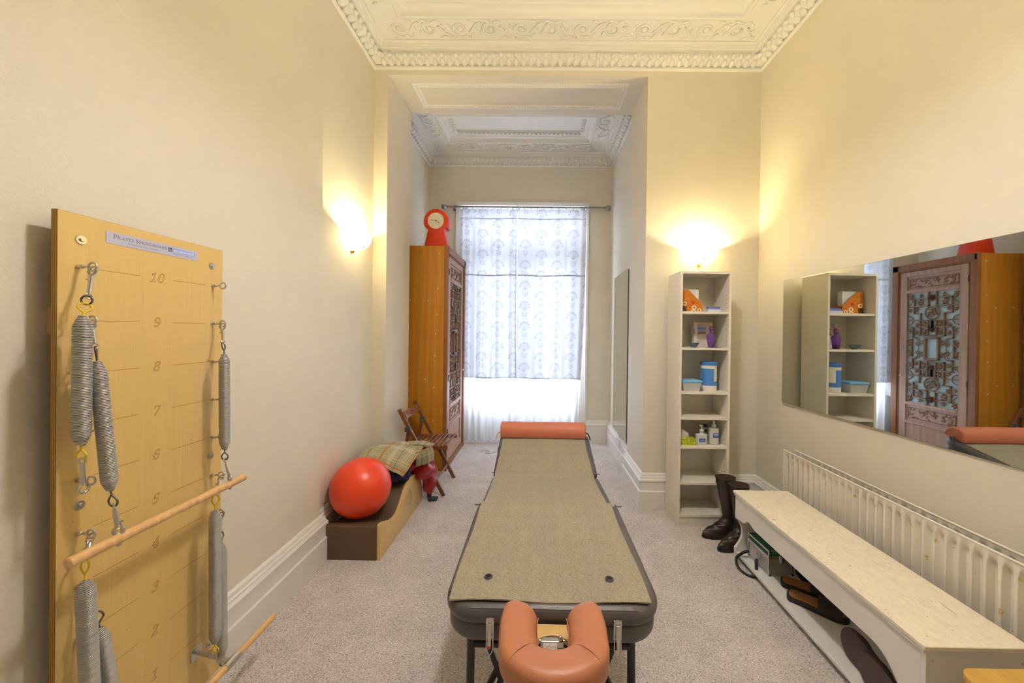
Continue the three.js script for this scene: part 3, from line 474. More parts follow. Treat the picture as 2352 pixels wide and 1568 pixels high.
coil('upper outer steel spring with yellow tipped loops hanging at number ten', { top: [-1.292, 1.556, -1.0], bot: [-1.290, 1.190, -0.996], R: 0.0178, yellow: true, up: [-1.30, 1.592, -1.012], down: [-1.29, 1.150, -0.998], hooks: [[eyeL(10), [-1.305, 1.612, -1.022]], [[-1.288, 1.065, -1.0], [-1.29, 1.148, -0.998]]], extra: [[-1.302, 1.602, -1.016]] });
coil('grey steel spring slanting from number nine down to the left end of the dowel bar', { top: [-1.288, 1.425, -1.03], bot: [-1.268, 1.040, -1.048], R: 0.0165, up: [-1.298, 1.468, -1.034], down: [-1.262, 0.990, -1.052], hooks: [[eyeL(9), [-1.30, 1.468, -1.034]], [[-1.252, 0.916, -1.055], [-1.262, 0.994, -1.052]]] });
coil('lower left steel spring on a yellow loop below the dowel bar', { top: [-1.268, 0.812, -0.99], bot: [-1.262, 0.30, -1.004], R: 0.0185, yellow: true, up: [-1.288, 0.862, -1.004], down: [-1.262, 0.26, -1.004], hooks: [[eyeL(5), [-1.292, 0.868, -1.012]]] });
coil('shorter leaning steel spring beside the lower left yellow looped spring', { top: [-1.283, 0.640, -1.035], bot: [-1.272, 0.20, -1.085], R: 0.0165, up: [-1.292, 0.690, -1.032], down: [-1.272, 0.155, -1.088], hooks: [[eyeL(4), [-1.296, 0.686, -1.034]]] });
coil('upper right steel spring hanging at number nine above the right dowel end', { top: [-1.286, 1.420, -1.448], bot: [-1.280, 1.030, -1.447], R: 0.0165, up: [-1.30, 1.466, -1.458], down: [-1.278, 0.988, -1.446], hooks: [[eyeR(9), [-1.302, 1.466, -1.460]], [[-1.252, 0.916, -1.44], [-1.276, 0.990, -1.446]]] });
coil('lower right steel spring with yellow loops at both ends along the board edge', { top: [-1.272, 0.806, -1.397], bot: [-1.270, 0.276, -1.399], R: 0.0175, yellow: true, up: [-1.284, 0.858, -1.412], down: [-1.270, 0.238, -1.40], hooks: [[eyeR(5), [-1.290, 0.862, -1.42]]] });
coil('thin grey steel spring half hidden behind the lower right yellow looped spring', { top: [-1.284, 0.646, -1.440], bot: [-1.282, 0.180, -1.446], R: 0.0155, up: [-1.296, 0.69, -1.45], down: [-1.28, 0.14, -1.446], hooks: [[eyeR(4), [-1.30, 0.69, -1.452]]] });
{
  const t = thing('dowel_bar', 'pale wooden roll-down bar hanging level across the springboard', 'exercise bar', [-1.25, 0.88, -1.22]);
  const g = new THREE.CylinderGeometry(0.0148, 0.0148, 0.565, 24), cap = (s) => new THREE.SphereGeometry(0.0148, 20, 8, 0, Math.PI * 2, 0, Math.PI / 2).scale(1, 0.35, 1).rotateX(s > 0 ? 0 : Math.PI).translate(0, s * 0.2825, 0);
  mesh('dowel', [join([g, cap(1), cap(-1)]).rotateX(Math.PI / 2).translate(-1.25, 0.893, -1.2225)], M.beech, t, { turn: false });
  for (const z of [-1.055, -1.44]) mesh('screw_eye', [ring([-1.252, 0.914, z], 0.0068, 0.0022, [1, 0, 0.4]), rod([-1.25, 0.87, z], [-1.25, 0.908, z], 0.0026), rod([-1.25, 0.872, z], [-1.25, 0.879, z], 0.0055, 0.0055, 8)], M.steel, t);
}
{
  const t = thing('foot_bar', 'lower wooden bar held in a metal sleeve at the foot of the springboard', 'exercise bar', [-1.2, 0.19, -1.35]);
  mesh('dowel', [rod([-1.205, 0.203, -1.62], [-1.205, 0.203, -1.02], 0.0135, 0.0135, 20), ball(-1.205, 0.203, -1.62, 0.0134), ball(-1.205, 0.203, -1.02, 0.0134)], M.beech, t);
  mesh('sleeve', [rod([-1.205, 0.203, -1.37], [-1.205, 0.203, -1.43], 0.0168, 0.0168, 20)], M.steel, t);
  mesh('bracket', [bar([-1.357, 0.225, -1.415], [-1.22, 0.207, -1.40], 0.02, 0.004), box(BX, BX + 0.004, 0.20, 0.25, -1.435, -1.39, 0.001), rod([BX, 0.238, -1.41], [BX + 0.008, 0.238, -1.41], 0.006, 0.006, 6), rod([-1.3, 0.218, -1.408], [-1.3, 0.235, -1.408], 0.006), tube([[-1.27, 0.238, -1.40], [-1.262, 0.20, -1.402], [-1.245, 0.19, -1.405]], 0.0035, 14, 6)], M.steel, t);
}

// ───────────── ball, barrel, blanket, clothes ─────────────
{
  const t = thing('spine_corrector', 'brown vinyl spine corrector barrel with a birch side panel by the left wall', 'exercise barrel', [-1.24, 0, -2.78]);
  const outline = (d) => { const s = new THREE.Shape(); s.moveTo(2.345, 0); s.lineTo(2.345, 0.225 - d); s.quadraticCurveTo(2.35, 0.238 - d, 2.375, 0.232 - d); s.bezierCurveTo(2.45, 0.215 - d, 2.50, 0.172 - d, 2.575, 0.165 - d); s.bezierCurveTo(2.66, 0.158 - d, 2.70, 0.200 - d, 2.765, 0.262 - d); s.bezierCurveTo(2.82, 0.312 - d, 2.95, 0.335 - d, 3.05, 0.292 - d); s.bezierCurveTo(3.15, 0.245 - d, 3.205, 0.16 - d, 3.205, 0.0); s.closePath(); return s; };
  const ex = (s, x0, x1, bev) => new THREE.ExtrudeGeometry(s, { depth: x1 - x0 - 2 * bev, bevelEnabled: bev > 0, bevelSize: bev, bevelThickness: bev, bevelOffset: -bev, bevelSegments: 3, curveSegments: 20 }).translate(0, 0, x0 + bev).applyMatrix4(new THREE.Matrix4().set(0, 0, 1, 0, 0, 1, 0, 0, -1, 0, 0, 0, 0, 0, 0, 1));
  mesh('padded_body', crease(ex(outline(0.006), -1.418, -1.056, 0.004), 0.5), M.vinylBrown, t);
  const p = mesh('side_panel', crease(ex(outline(-0.004), -1.056, -1.034, 0.003), 0.5), M.birch, t, { turn: true });
  mesh('handle', [tube([[-1.034, 0.235, -2.87], [-1.018, 0.232, -2.87], [-1.008, 0.205, -2.87], [-1.008, 0.16, -2.87], [-1.018, 0.132, -2.87], [-1.034, 0.128, -2.87]], 0.005, 30, 8), rod([-1.036, 0.245, -2.87], [-1.031, 0.245, -2.87], 0.011), rod([-1.036, 0.118, -2.87], [-1.031, 0.118, -2.87], 0.011)], M.steel, p);
  for (const [y, z] of [[0.27, -2.96], [0.255, -2.84], [0.165, -2.42], [0.10, -2.55], [0.03, -2.42], [0.05, -3.1], [0.10, -2.86]]) mesh('screw', rod([-1.035, y, z], [-1.0325, y, z], 0.005, 0.004, 10), M.steel, p);
}
{
  const t = thing('exercise_ball', 'large orange-red inflatable exercise ball resting on the brown barrel', 'ball', [-1.262, 0.19, -2.545]);
  const g = new THREE.SphereGeometry(0.207, 96, 72), p = g.attributes.position;
  for (let i = 0; i < p.count; i++) { const v = V(p.getX(i), p.getY(i), p.getZ(i)), a = Math.abs(v.y) / 0.207, k = a > 0.45 ? 1 - 0.0022 * Math.max(0, Math.cos(a * 120)) ** 3 : 1; p.setXYZ(i, v.x * k, v.y * k, v.z * k); }
  g.computeVertexNormals(); g.scale(1, 0.97, 1).rotateZ(-1.25).rotateY(0.35);
  mesh('inflated_skin', g.translate(-1.262, 0.397, -2.545), std(0xe8431c, { roughness: 0.33, clearcoat: 0.2, clearcoatRoughness: 0.35 }), t);
}
function netSurface(rows, nu, nv, th = 0, wob = 0) {   // a smooth sheet through a net of points
  const cu = rows.map((r) => new THREE.CatmullRomCurve3(r.map((q) => V(...q))));
  const at = (u, v) => { const c = new THREE.CatmullRomCurve3(cu.map((k) => k.getPoint(u))); return c.getPoint(v); };
  const g = grid(nu, nv, (u, v) => { const p = at(u, v); return [p.x, p.y + wob * (Math.sin(u * 23 + v * 9) + Math.sin(v * 31 - u * 5)), p.z]; });
  if (!th) return g;
  const b = g.clone(), n = b.attributes.normal, p = b.attributes.position, up = n.getY((nu + 1) * 2) > 0 ? -1 : 1;
  for (let i = 0; i < p.count; i++) p.setXYZ(i, p.getX(i) + up * th * n.getX(i), p.getY(i) + up * th * n.getY(i), p.getZ(i) + up * th * n.getZ(i));
  const e = [], push = (i, j) => { e.push([p.getX(i), p.getY(i), p.getZ(i)]); };
  const ga = g.attributes.position, strip = (list) => grid(list.length - 1, 1, (u, k) => { const i = list[Math.round(u * (list.length - 1))]; return k ? [ga.getX(i), ga.getY(i), ga.getZ(i)] : [p.getX(i), p.getY(i), p.getZ(i)]; });
  const W = nu + 1; const r0 = [], r1 = [], c0 = [], c1 = []; for (let i = 0; i <= nu; i++) { r0.push(i); r1.push(nv * W + i); } for (let j = 0; j <= nv; j++) { c0.push(j * W); c1.push(j * W + nu); }
  return [g, b, strip(r0), strip(r1), strip(c0), strip(c1)];
}
{
  const plaid = canvasTex(512, 512, (g, w, h) => {
    g.fillStyle = '#b3ae90'; g.fillRect(0, 0, w, h);
    for (const [p, ww, c] of [[60, 26, 'rgba(226,214,190,0.55)'], [150, 10, 'rgba(232,214,160,0.55)'], [176, 8, 'rgba(232,214,160,0.55)'], [300, 30, 'rgba(226,214,190,0.55)'], [420, 9, 'rgba(232,214,160,0.55)'], [440, 9, 'rgba(232,214,160,0.55)']]) { g.fillStyle = c; g.fillRect(p, 0, ww, h); g.fillRect(0, p, w, ww); }
    g.fillStyle = 'rgba(205,122,30,0.85)'; g.fillRect(238, 0, 12, h); g.fillRect(0, 480, w, 10); g.fillRect(496, 0, 10, h);
    g.fillStyle = '#4b4a44'; for (let i = 0; i < w; i += 16) { g.fillRect(i, 34, 9, 6); g.fillRect(i, 262, 9, 6); g.fillRect(110, i, 6, 9); g.fillRect(372, i, 6, 9); }
    for (let i = 0; i < 9000; i++) { g.fillStyle = hash(i, 31) > 0.5 ? 'rgba(255,250,235,0.10)' : 'rgba(90,85,60,0.10)'; g.fillRect(hash(i, 32) * w, hash(i, 33) * h, 3, 2); }
  });
  const rows = [
    [[-1.375, 0.515, -2.71], [-1.285, 0.535, -2.70], [-1.14, 0.46, -2.72], [-1.035, 0.395, -2.74]],
    [[-1.40, 0.548, -2.80], [-1.28, 0.582, -2.80], [-1.12, 0.537, -2.82], [-0.985, 0.49, -2.82]],
    [[-1.395, 0.557, -2.92], [-1.27, 0.585, -2.95], [-1.10, 0.575, -2.96], [-0.965, 0.54, -2.95]],
    [[-1.39, 0.54, -3.03], [-1.28, 0.56, -3.05], [-1.12, 0.565, -3.06], [-0.96, 0.555, -3.06]],
    [[-1.37, 0.42, -3.10], [-1.28, 0.46, -3.12], [-1.12, 0.49, -3.13], [-0.97, 0.48, -3.12]]];
  const t = thing('plaid_blanket', 'folded green plaid blanket on the clothes behind the red ball', 'blanket', [-1.16, 0.4, -2.9]);
  const bm = std(0xffffff, { map: plaid, roughness: 1, sheen: 0.5, sheenRoughness: 0.8, bumpMap: grey((u, v, x, y) => hash(x, y), 0.2), bumpScale: 0.002 });
  mesh('top_fold', netSurface(rows, 30, 36, 0.012, 0.0022), bm, t, { uv: 'own' });
  mesh('hanging_fold', netSurface([[[-0.99, 0.535, -2.88], [-0.925, 0.545, -2.95], [-0.90, 0.54, -3.04]], [[-0.985, 0.47, -2.89], [-0.912, 0.48, -2.955], [-0.885, 0.475, -3.05]], [[-1.0, 0.405, -2.92], [-0.915, 0.42, -2.965], [-0.89, 0.415, -3.05]]], 14, 14, 0.012, 0.0015), bm, t, { uv: 'own' });
  mesh('top_flap', netSurface([[[-1.12, 0.572, -2.95], [-1.0, 0.572, -2.98], [-0.905, 0.553, -3.0]], [[-1.12, 0.565, -3.08], [-1.0, 0.57, -3.09], [-0.895, 0.545, -3.09]]], 14, 10, 0.012, 0.001), bm, t, { uv: 'own' });
}
function lump(cx, cy, cz, rx, ry, rz, amp, freq, sd, n = 40) {
  const g = new THREE.SphereGeometry(1, n, Math.round(n * 0.7)), p = g.attributes.position;
  for (let i = 0; i < p.count; i++) { const v = V(p.getX(i), p.getY(i), p.getZ(i)), th = Math.atan2(v.z, v.x), ph = v.y; const q = Math.sin(th * 2 * freq + 3.1 * Math.sin(ph * freq + sd) + sd) * 0.6 + Math.sin(ph * 4 * freq + Math.cos(th * freq + sd) * 2 + sd * 2) * 0.4; const k = 1 + amp * q * Math.sqrt(Math.max(0, 1 - ph * ph)); p.setXYZ(i, cx + v.x * rx * k, cy + v.y * ry * k, cz + v.z * rz * k); }
  g.computeVertexNormals(); return g;
}
{
  const t = thing('red_jacket', 'bundled shiny red jacket hanging behind the barrel panel', 'jacket', [-0.97, 0, -3.2]);
  const rm = std(0xa3141c, { roughness: 0.38, clearcoat: 0.2 });
  mesh('jacket_body', [lump(-1.0, 0.34, -3.09, 0.10, 0.105, 0.10, 0.16, 2, 1.3), lump(-0.975, 0.20, -3.22, 0.06, 0.15, 0.085, 0.18, 2, 2.1), lump(-1.15, 0.42, -2.98, 0.16, 0.085, 0.12, 0.08, 2, 0.4)], rm, t);
  mesh('strap', [netSurface([[[-1.008, 0.24, -3.215], [-0.985, 0.24, -3.235]], [[-1.0, 0.14, -3.215], [-0.975, 0.14, -3.235]], [[-0.985, 0.02, -3.20], [-0.955, 0.02, -3.22]], [[-0.955, 0.012, -3.15], [-0.935, 0.012, -3.18]]], 3, 24, 0.005)], M.black, t);
  mesh('buckle', [box(-0.955, -0.895, 0.004, 0.022, -3.235, -3.17, 0.006)], std(0x39423f, { roughness: 0.4 }), t);
}
{
  const t = thing('blue_garment', 'crumpled dark blue garment squeezed between ball, blanket and barrel', 'garment', [-1.15, 0.28, -2.86]);
  mesh('cloth', [lump(-1.20, 0.385, -2.84, 0.17, 0.075, 0.085, 0.14, 3, 0.7), lump(-1.085, 0.355, -2.875, 0.05, 0.05, 0.05, 0.2, 3, 1.9)], std(0x27305e, { roughness: 0.85 }), t);
}

// ───────────── wardrobe with the carved door, clock, folding chair ─────────────
{
  const X0 = -1.515, X1 = -1.035, Z0 = -3.86, Z1 = -4.77, Y1 = 2.445;
  const t = thing('wardrobe', 'tall wooden wardrobe with a carved lattice door beside the window', 'wardrobe', [(X0 + X1) / 2, 0, (Z0 + Z1) / 2]);
  mesh('side_panel', [box(X0, X1, 0, Y1, Z0, Z0 - 0.022, 0.002)], M.teak, t);
  mesh('side_panel', [box(X0, X1, 0, Y1, Z1 + 0.022, Z1, 0.002)], M.teak, t);
  mesh('carcass', [box(X0, X1, Y1 - 0.025, Y1 - 0.002, Z0 - 0.022, Z1 + 0.022), box(X0, X1, 0.05, 0.075, Z0 - 0.022, Z1 + 0.022), box(X0, X0 + 0.012, 0.05, Y1 - 0.02, Z0 - 0.022, Z1 + 0.022)], M.teak, t, { turn: true });
  for (const [px, pz] of [[-1.09, 2.36], [-1.10, 1.985], [-1.11, 1.70], [-1.12, 1.49], [-1.125, 1.255], [-1.135, 0.91], [-1.14, 0.55], [-1.40, 1.855], [-1.205, 1.85], [-1.41, 1.005], [-1.23, 1.0], [-1.16, 0.12], [-1.155, 0.08]]) share('nail_head', nailG(), M.white, t, [px, pz, Z0 + 0.001], [Math.PI / 2, 0, 0]);
  // frame and door, facing +x; f: frame strip helper in (z, y)
  const fx = X1, strip = (za, zb, ya, yb, xa, xb, r = 0.004) => box(fx + xa, fx + xb, ya, yb, za, zb, r);
  mesh('door_frame', [strip(Z0 + 0.004, Z0 - 0.03, 0, Y1, 0, 0.045), strip(Z1, Z1 + 0.075, 0.0, Y1, 0, 0.045), strip(Z0, Z1, Y1 - 0.075, Y1 + 0.006, 0, 0.045), strip(Z0, Z1, 0, 0.06, 0, 0.04), strip(Z0 - 0.03, Z0 - 0.075, 0, Y1, 0, 0.03), strip(Z1 + 0.075, Z1 + 0.09, 0, Y1 - 0.07, 0, 0.03), strip(Z0 - 0.07, Z1 + 0.07, Y1 - 0.09, Y1 - 0.07, 0, 0.03)], M.pineFrame, t);
  const dz0 = Z0 - 0.085, dz1 = Z1 + 0.095, dy0 = 0.07, dy1 = Y1 - 0.095, w = 0.082;
  const lz0 = dz0 - w, lz1 = dz1 + w;            // panel opening
  const d = mesh('door', [strip(dz0, lz0, dy0, dy1, 0, 0.03), strip(dz1, lz1, dy0, dy1, 0, 0.03), strip(lz0, lz1, dy1 - 0.06, dy1, 0, 0.03), strip(lz0, lz1, 2.075, 2.115, 0, 0.034), strip(lz0, lz1, 0.655, 0.69, 0, 0.034), strip(lz0, lz1, 0.42, 0.455, 0, 0.034), strip(lz0, lz1, dy0, dy0 + 0.09, 0, 0.03), strip(lz0, lz1, 2.11, dy1 - 0.055, 0.004, 0.014, 0), strip(lz0, lz1, 0.45, 0.66, 0.004, 0.014, 0), strip(lz0, lz1, dy0 + 0.08, 0.43, 0.004, 0.018, 0)], M.pine, t);
  mesh('backing_cloth', strip(lz0 + 0.005, lz1 - 0.005, 0.685, 2.08, 0.001, 0.003, 0), std(0xb9cfd2, { roughness: 0.8 }), d);
  mesh('knob', [ball(fx + 0.048, 1.02, dz1 + 0.03, 0.012), rod([fx + 0.03, 1.02, dz1 + 0.03], [fx + 0.045, 1.02, dz1 + 0.03], 0.006)], M.white, d);
  for (const y of [2.18, 1.0, 0.4]) mesh('hinge', [rod([fx + 0.034, y - 0.035, dz0 + 0.002], [fx + 0.034, y + 0.035, dz0 + 0.002], 0.005)], M.darkMetal, d);
  // lattice: bars, rings and curls mirrored four ways in a unit quarter
  const cz = (lz0 + lz1) / 2, cy = 1.3825, W = Math.abs(lz1 - lz0), Hh = 1.385, q = [];
  const P = (u, v) => [cz - (u - 0.5) * W, cy + (0.5 - v) * Hh];
  const line = (u0, v0, u1, v1, th = 0.013) => { for (const a of [0, 1]) for (const b of [0, 1]) { const m = (u, v) => P(a ? 1 - u : u, b ? 1 - v : v), A = m(u0, v0), B = m(u1, v1), h = th / 2; q.push(box(fx + 0.006, fx + 0.026, Math.min(A[1], B[1]) - h, Math.max(A[1], B[1]) + h, Math.min(A[0], B[0]) - h, Math.max(A[0], B[0]) + h)); } };
  const curl = (u, v, pts, r = 0.006) => { for (const a of [0, 1]) for (const b of [0, 1]) q.push(tube(pts.map(([du, dv]) => { const uu = u + du, vv = v + dv, k = P(a ? 1 - uu : uu, b ? 1 - vv : vv); return [fx + 0.017, k[1], k[0]]; }), r, 26, 5)); };
  for (const l of [[0.14, 0.055, 0.42, 0.055], [0, 0.125, 0.42, 0.125], [0.14, 0.055, 0.14, 0.19], [0.42, 0, 0.42, 0.125], [0.14, 0.19, 0.27, 0.19], [0.27, 0.19, 0.27, 0.31], [0.27, 0.25, 0.5, 0.25], [0.0, 0.25, 0.27, 0.25], [0.1, 0.31, 0.42, 0.31], [0.12, 0.31, 0.12, 0.405], [0.42, 0.25, 0.42, 0.385], [0.27, 0.31, 0.27, 0.385], [0.27, 0.385, 0.5, 0.385], [0, 0.36, 0.12, 0.36], [0.5, 0.25, 0.5, 0.31], [0.0, 0.425, 0.10, 0.425], [0.10, 0.425, 0.10, 0.5], [0.30, 0.46, 0.37, 0.46], [0.12, 0.405, 0.18, 0.405], [0.42, 0.19, 0.5, 0.19]]) line(...l);
  curl(0.2, 0.45, [[-0.02, -0.045], [0.03, -0.04], [0.06, -0.01], [0.05, 0.02], [0.01, 0.025], [-0.01, 0.005], [0.015, -0.005]]);
  curl(0.2, 0.45, [[-0.02, -0.045], [0.02, -0.015], [0.035, 0.05]], 0.005);
  curl(0.0, 0.25, [[0.0, -0.045], [0.09, -0.03], [0.12, 0.0], [0.09, 0.03], [0.0, 0.045]]);
  curl(0.0, 0.07, [[0.01, -0.06], [0.10, 0.0], [0.01, 0.05]], 0.005);
  curl(0.0, 0.34, [[0.02, -0.02], [0.07, -0.01], [0.06, 0.012], [0.02, 0.015]], 0.005);
  // inner window frame and corner flowers
  const A = P(0.355, 0.4), B = P(0.645, 0.6);
  q.push(strip(A[0], A[0] - 0.022, B[1], A[1], 0.004, 0.032), strip(B[0] + 0.022, B[0], B[1], A[1], 0.004, 0.032), strip(A[0], B[0], A[1] - 0.022, A[1], 0.004, 0.032), strip(A[0], B[0], B[1], B[1] + 0.022, 0.004, 0.032));
  const lat = mesh('lattice', q, M.carved, d);
  const fl = [], flower = (u, v, s = 1) => { for (const a of [0, 1]) for (const b of [0, 1]) { const k = P(a ? 1 - u : u, b ? 1 - v : v); for (let i = 0; i < 5; i++) { const an = i * 1.256 + u * 9; fl.push(new THREE.SphereGeometry(1, 7, 5).scale(0.010 * s, 0.017 * s, 0.012 * s).rotateX(an).translate(fx + 0.017, k[1] + 0.019 * s * Math.cos(an), k[0] + 0.015 * s * Math.sin(an))); } } };
  for (const [u, v, s] of [[0.27, 0.09, 1.2], [0.5, 0.055, 1.2], [0.36, 0.28, 0.9], [0.345, 0.35, 1], [0.5, 0.335, 1], [0.07, 0.035, 1.1], [0.19, 0.15, 0.8], [0.2, 0.29, 0.8], [0.06, 0.16, 0.7], [0.05, 0.46, 1], [0.19, 0.36, 0.8], [0.33, 0.435, 0.6], [0.28, 0.03, 0.8]]) flower(u, v, s);
  mesh('carved_flowers', fl, M.carved, lat);
  for (const v of [0.185, 0.815]) { const k = P(0.5, v), c = [fx + 0.017, k[1], k[0]], g = [ring(c, 0.078, 0.008, [1, 0, 0])]; for (let i = 0; i < 9; i++) { const a = i * 2.4, r = 0.018 + 0.0048 * i; g.push(new THREE.SphereGeometry(1, 7, 5).scale(0.008, 0.024, 0.011).rotateX(a * 1.7).translate(c[0], c[1] + r * Math.cos(a), c[2] + r * Math.sin(a))); } mesh('medallion', g, M.carved, lat); }
  for (const [ya, yb] of [[2.14, 2.255], [0.49, 0.625]]) {  // two narrow carved friezes
    const g = []; for (let i = 0; i < 46; i++) { const u = hash(i, 51), v = hash(i, 52), a = hash(i, 53) * 3.1; g.push(new THREE.SphereGeometry(1, 7, 5).scale(0.007, 0.022, 0.009).rotateX(a).translate(fx + 0.016, ya + 0.012 + v * (yb - ya - 0.024), lz0 - 0.035 - u * (W - 0.07))); }
    for (const s of [0, 1]) g.push(strip(lz0 - 0.02, lz1 + 0.02, s ? yb - 0.006 : ya, s ? yb : ya + 0.006, 0.008, 0.022, 0), strip(s ? lz0 - 0.02 : lz1 + 0.02, s ? lz0 - 0.028 : lz1 + 0.028, ya, yb, 0.008, 0.022, 0));
    mesh('carved_frieze', g, M.carved, d);
  }
}
function nailG() { return nailG.g ??= new THREE.CylinderGeometry(0.005, 0.006, 0.004, 10); }
{
  const z = -3.98, y0 = 2.452, t = thing('table_clock', 'red keyhole-shaped clock with a white dial on top of the wardrobe', 'clock', [-1.15, y0, z]);
  const s = new THREE.Shape(); s.moveTo(-0.128, 0); s.lineTo(0.128, 0); s.lineTo(0.088, 0.175); s.quadraticCurveTo(0.086, 0.195, 0.098, 0.21); s.absarc(0, 0.28, 0.136, Math.asin(-0.07 / 0.136) + 0.0, Math.PI - Math.asin(-0.07 / 0.136), false); s.quadraticCurveTo(-0.086, 0.195, -0.088, 0.175); s.closePath();
  const red = std(0xd6391a, { roughness: 0.38 });
  mesh('case', crease(extrude(s, 0.15, { bevel: 0.004 }).translate(-1.152, y0, z - 0.1), 0.5), red, t);
  const dial = canvasTex(256, 256, (g, w) => { g.fillStyle = '#efe9d8'; g.fillRect(0, 0, w, w); g.strokeStyle = '#3c3833'; g.lineWidth = 2.5; for (let i = 0; i < 12; i++) { const a = i * Math.PI / 6; g.beginPath(); g.moveTo(128 + 112 * Math.cos(a), 128 + 112 * Math.sin(a)); g.lineTo(128 + 120 * Math.cos(a), 128 + 120 * Math.sin(a)); g.stroke(); } });
  const f = mesh('dial', new THREE.CircleGeometry(0.091, 48).translate(-1.152, y0 + 0.285, z + 0.0515), std(0xffffff, { map: dial, roughness: 0.5 }), t, { uv: 'own' });
  mesh('bezel', ring([-1.152, y0 + 0.285, z + 0.051], 0.093, 0.004), red, t);
  mesh('clock_hands', [bar([-1.152 + 0.01, y0 + 0.284, z + 0.0535], [-1.152 - 0.066, y0 + 0.292, z + 0.0535], 0.004, 0.002, 0.001, V(0, 0, 1)), bar([-1.152 - 0.01, y0 + 0.288, z + 0.0545], [-1.152 + 0.046, y0 + 0.256, z + 0.0545], 0.005, 0.002, 0.001, V(0, 0, 1)), rod([-1.152, y0 + 0.285, z + 0.052], [-1.152, y0 + 0.285, z + 0.057], 0.005)], M.black, f);
}
{
  const t = thing('folding_chair', 'brown slatted wooden folding chair standing before the wardrobe', 'chair', [-1.06, 0, -3.485]);
  const zn = -3.285, zf = -3.69, up = V(0, 0, 1);
  for (const z of [zn, zf]) {
    mesh('back_post', bar([-1.285, 0.795, z], [-0.862, 0, z], 0.034, 0.019, 0.004, up), M.chairWood, t);
    mesh('rear_leg', bar([-1.198, 0.605, z + (z === zn ? -0.022 : 0.022)], [-1.30, 0.0, z + (z === zn ? -0.022 : 0.022)], 0.032, 0.018, 0.004, up), M.chairWood, t);
    mesh('plastic_hinge', [box(-1.228, -1.172, 0.585, 0.635, z - 0.014, z + 0.014, 0.008)], std(0x4c5359, { roughness: 0.5 }), t);
    mesh('seat_rail', bar([-1.245, 0.432, z + (z === zn ? -0.02 : 0.02)], [-0.835, 0.442, z + (z === zn ? -0.02 : 0.02)], 0.036, 0.018, 0.006, up), M.chairWood, t);
  }
  for (let i = 0; i < 9; i++) { const x = -1.19 + i * 0.042; mesh('slat', bar([x, 0.4535 + (x + 1.2) * 0.024, zn - 0.012], [x, 0.4535 + (x + 1.2) * 0.024, zf + 0.012], 0.024, 0.009, 0.002), M.chairWood, t, { turn: false }); }
  const bo = new THREE.Shape(); bo.moveTo(-0.185, -0.036); bo.lineTo(0.185, -0.036); bo.lineTo(0.185, 0.036); bo.lineTo(-0.185, 0.036); bo.closePath(); const hole = new THREE.Path(); hole.absellipse(0, 0.004, 0.012, 0.012, 0, Math.PI * 2); bo.holes.push(hole);
  mesh('backrest_board', crease(extrude(bo, 0.016, { bevel: 0.002 }).translate(0, 0, -0.008).rotateY(Math.PI / 2).rotateZ(0.489).translate(-1.24, 0.735, -3.4875), 0.5), M.chairWood, t, { turn: true });
  mesh('stretcher', [rod([-0.935, 0.14, zn], [-0.935, 0.14, zf], 0.008)], M.chairWood, t);
  mesh('rear_stretcher', [rod([-1.235, 0.42, zn - 0.02], [-1.235, 0.42, zf + 0.02], 0.009), rod([-1.28, 0.14, zn - 0.02], [-1.28, 0.14, zf + 0.02], 0.008)], M.chairWood, t);
}

// ───────────── curtains ─────────────
const lace = canvasTex(1024, 1024, (g, w, h) => {
  g.fillStyle = '#d4d6da'; g.fillRect(0, 0, w, h); g.strokeStyle = g.fillStyle = '#b8bcc4'; g.lineCap = 'round';
  const motif = (x, y, s) => {
    g.lineWidth = 7 * s; g.beginPath(); g.moveTo(x, y + 120 * s); g.quadraticCurveTo(x + 6 * s, y + 60 * s, x, y + 10 * s); g.stroke();
    for (let i = -3; i <= 3; i++) { const a = -Math.PI / 2 + i * 0.42; const bx = x + Math.cos(a) * 58 * s, by = y + 20 * s + Math.sin(a) * 62 * s; g.lineWidth = 6 * s; g.beginPath(); g.moveTo(x, y + 40 * s); g.quadraticCurveTo(x + Math.cos(a) * 30 * s, y + 30 * s + Math.sin(a) * 20 * s, bx, by); g.stroke();
      for (const k of [-0.35, 0, 0.35]) { g.save(); g.translate(bx + Math.cos(a + k) * 20 * s, by + Math.sin(a + k) * 20 * s); g.rotate(a + k); g.beginPath(); g.ellipse(0, 0, 15 * s, 6.5 * s, 0, 0, 7); g.fill(); g.restore(); } }
    for (const [dx, dy, r] of [[-26, 66, 0.7], [26, 76, -0.7], [-22, 98, 0.7], [22, 104, -0.7]]) { g.save(); g.translate(x + dx * s, y + dy * s); g.rotate(r); g.beginPath(); g.ellipse(0, 0, 22 * s, 7 * s, 0, 0, 7); g.fill(); g.restore(); }
  };
  for (let i = 0; i < 4; i++) for (let j = 0; j < 4; j++) { const x = 128 + i * 256, y = 90 + j * 256 + (i % 2 ? 128 : 0); motif(x, y, 1.05); if (y > 760) motif(x, y - 1024, 1.05); }
});
lace.repeat.set(1 / 0.98, 1 / 1.12);
const sheer = new THREE.MeshPhysicalMaterial({ color: 0xf4f5f6, roughness: 0.93, transmission: 0.8, thickness: 0, ior: 1.2, side: THREE.DoubleSide });
const laceMat = new THREE.MeshPhysicalMaterial({ color: 0xffffff, map: lace, roughness: 1, transmission: 0.30, thickness: 0, ior: 1.2, side: THREE.DoubleSide });
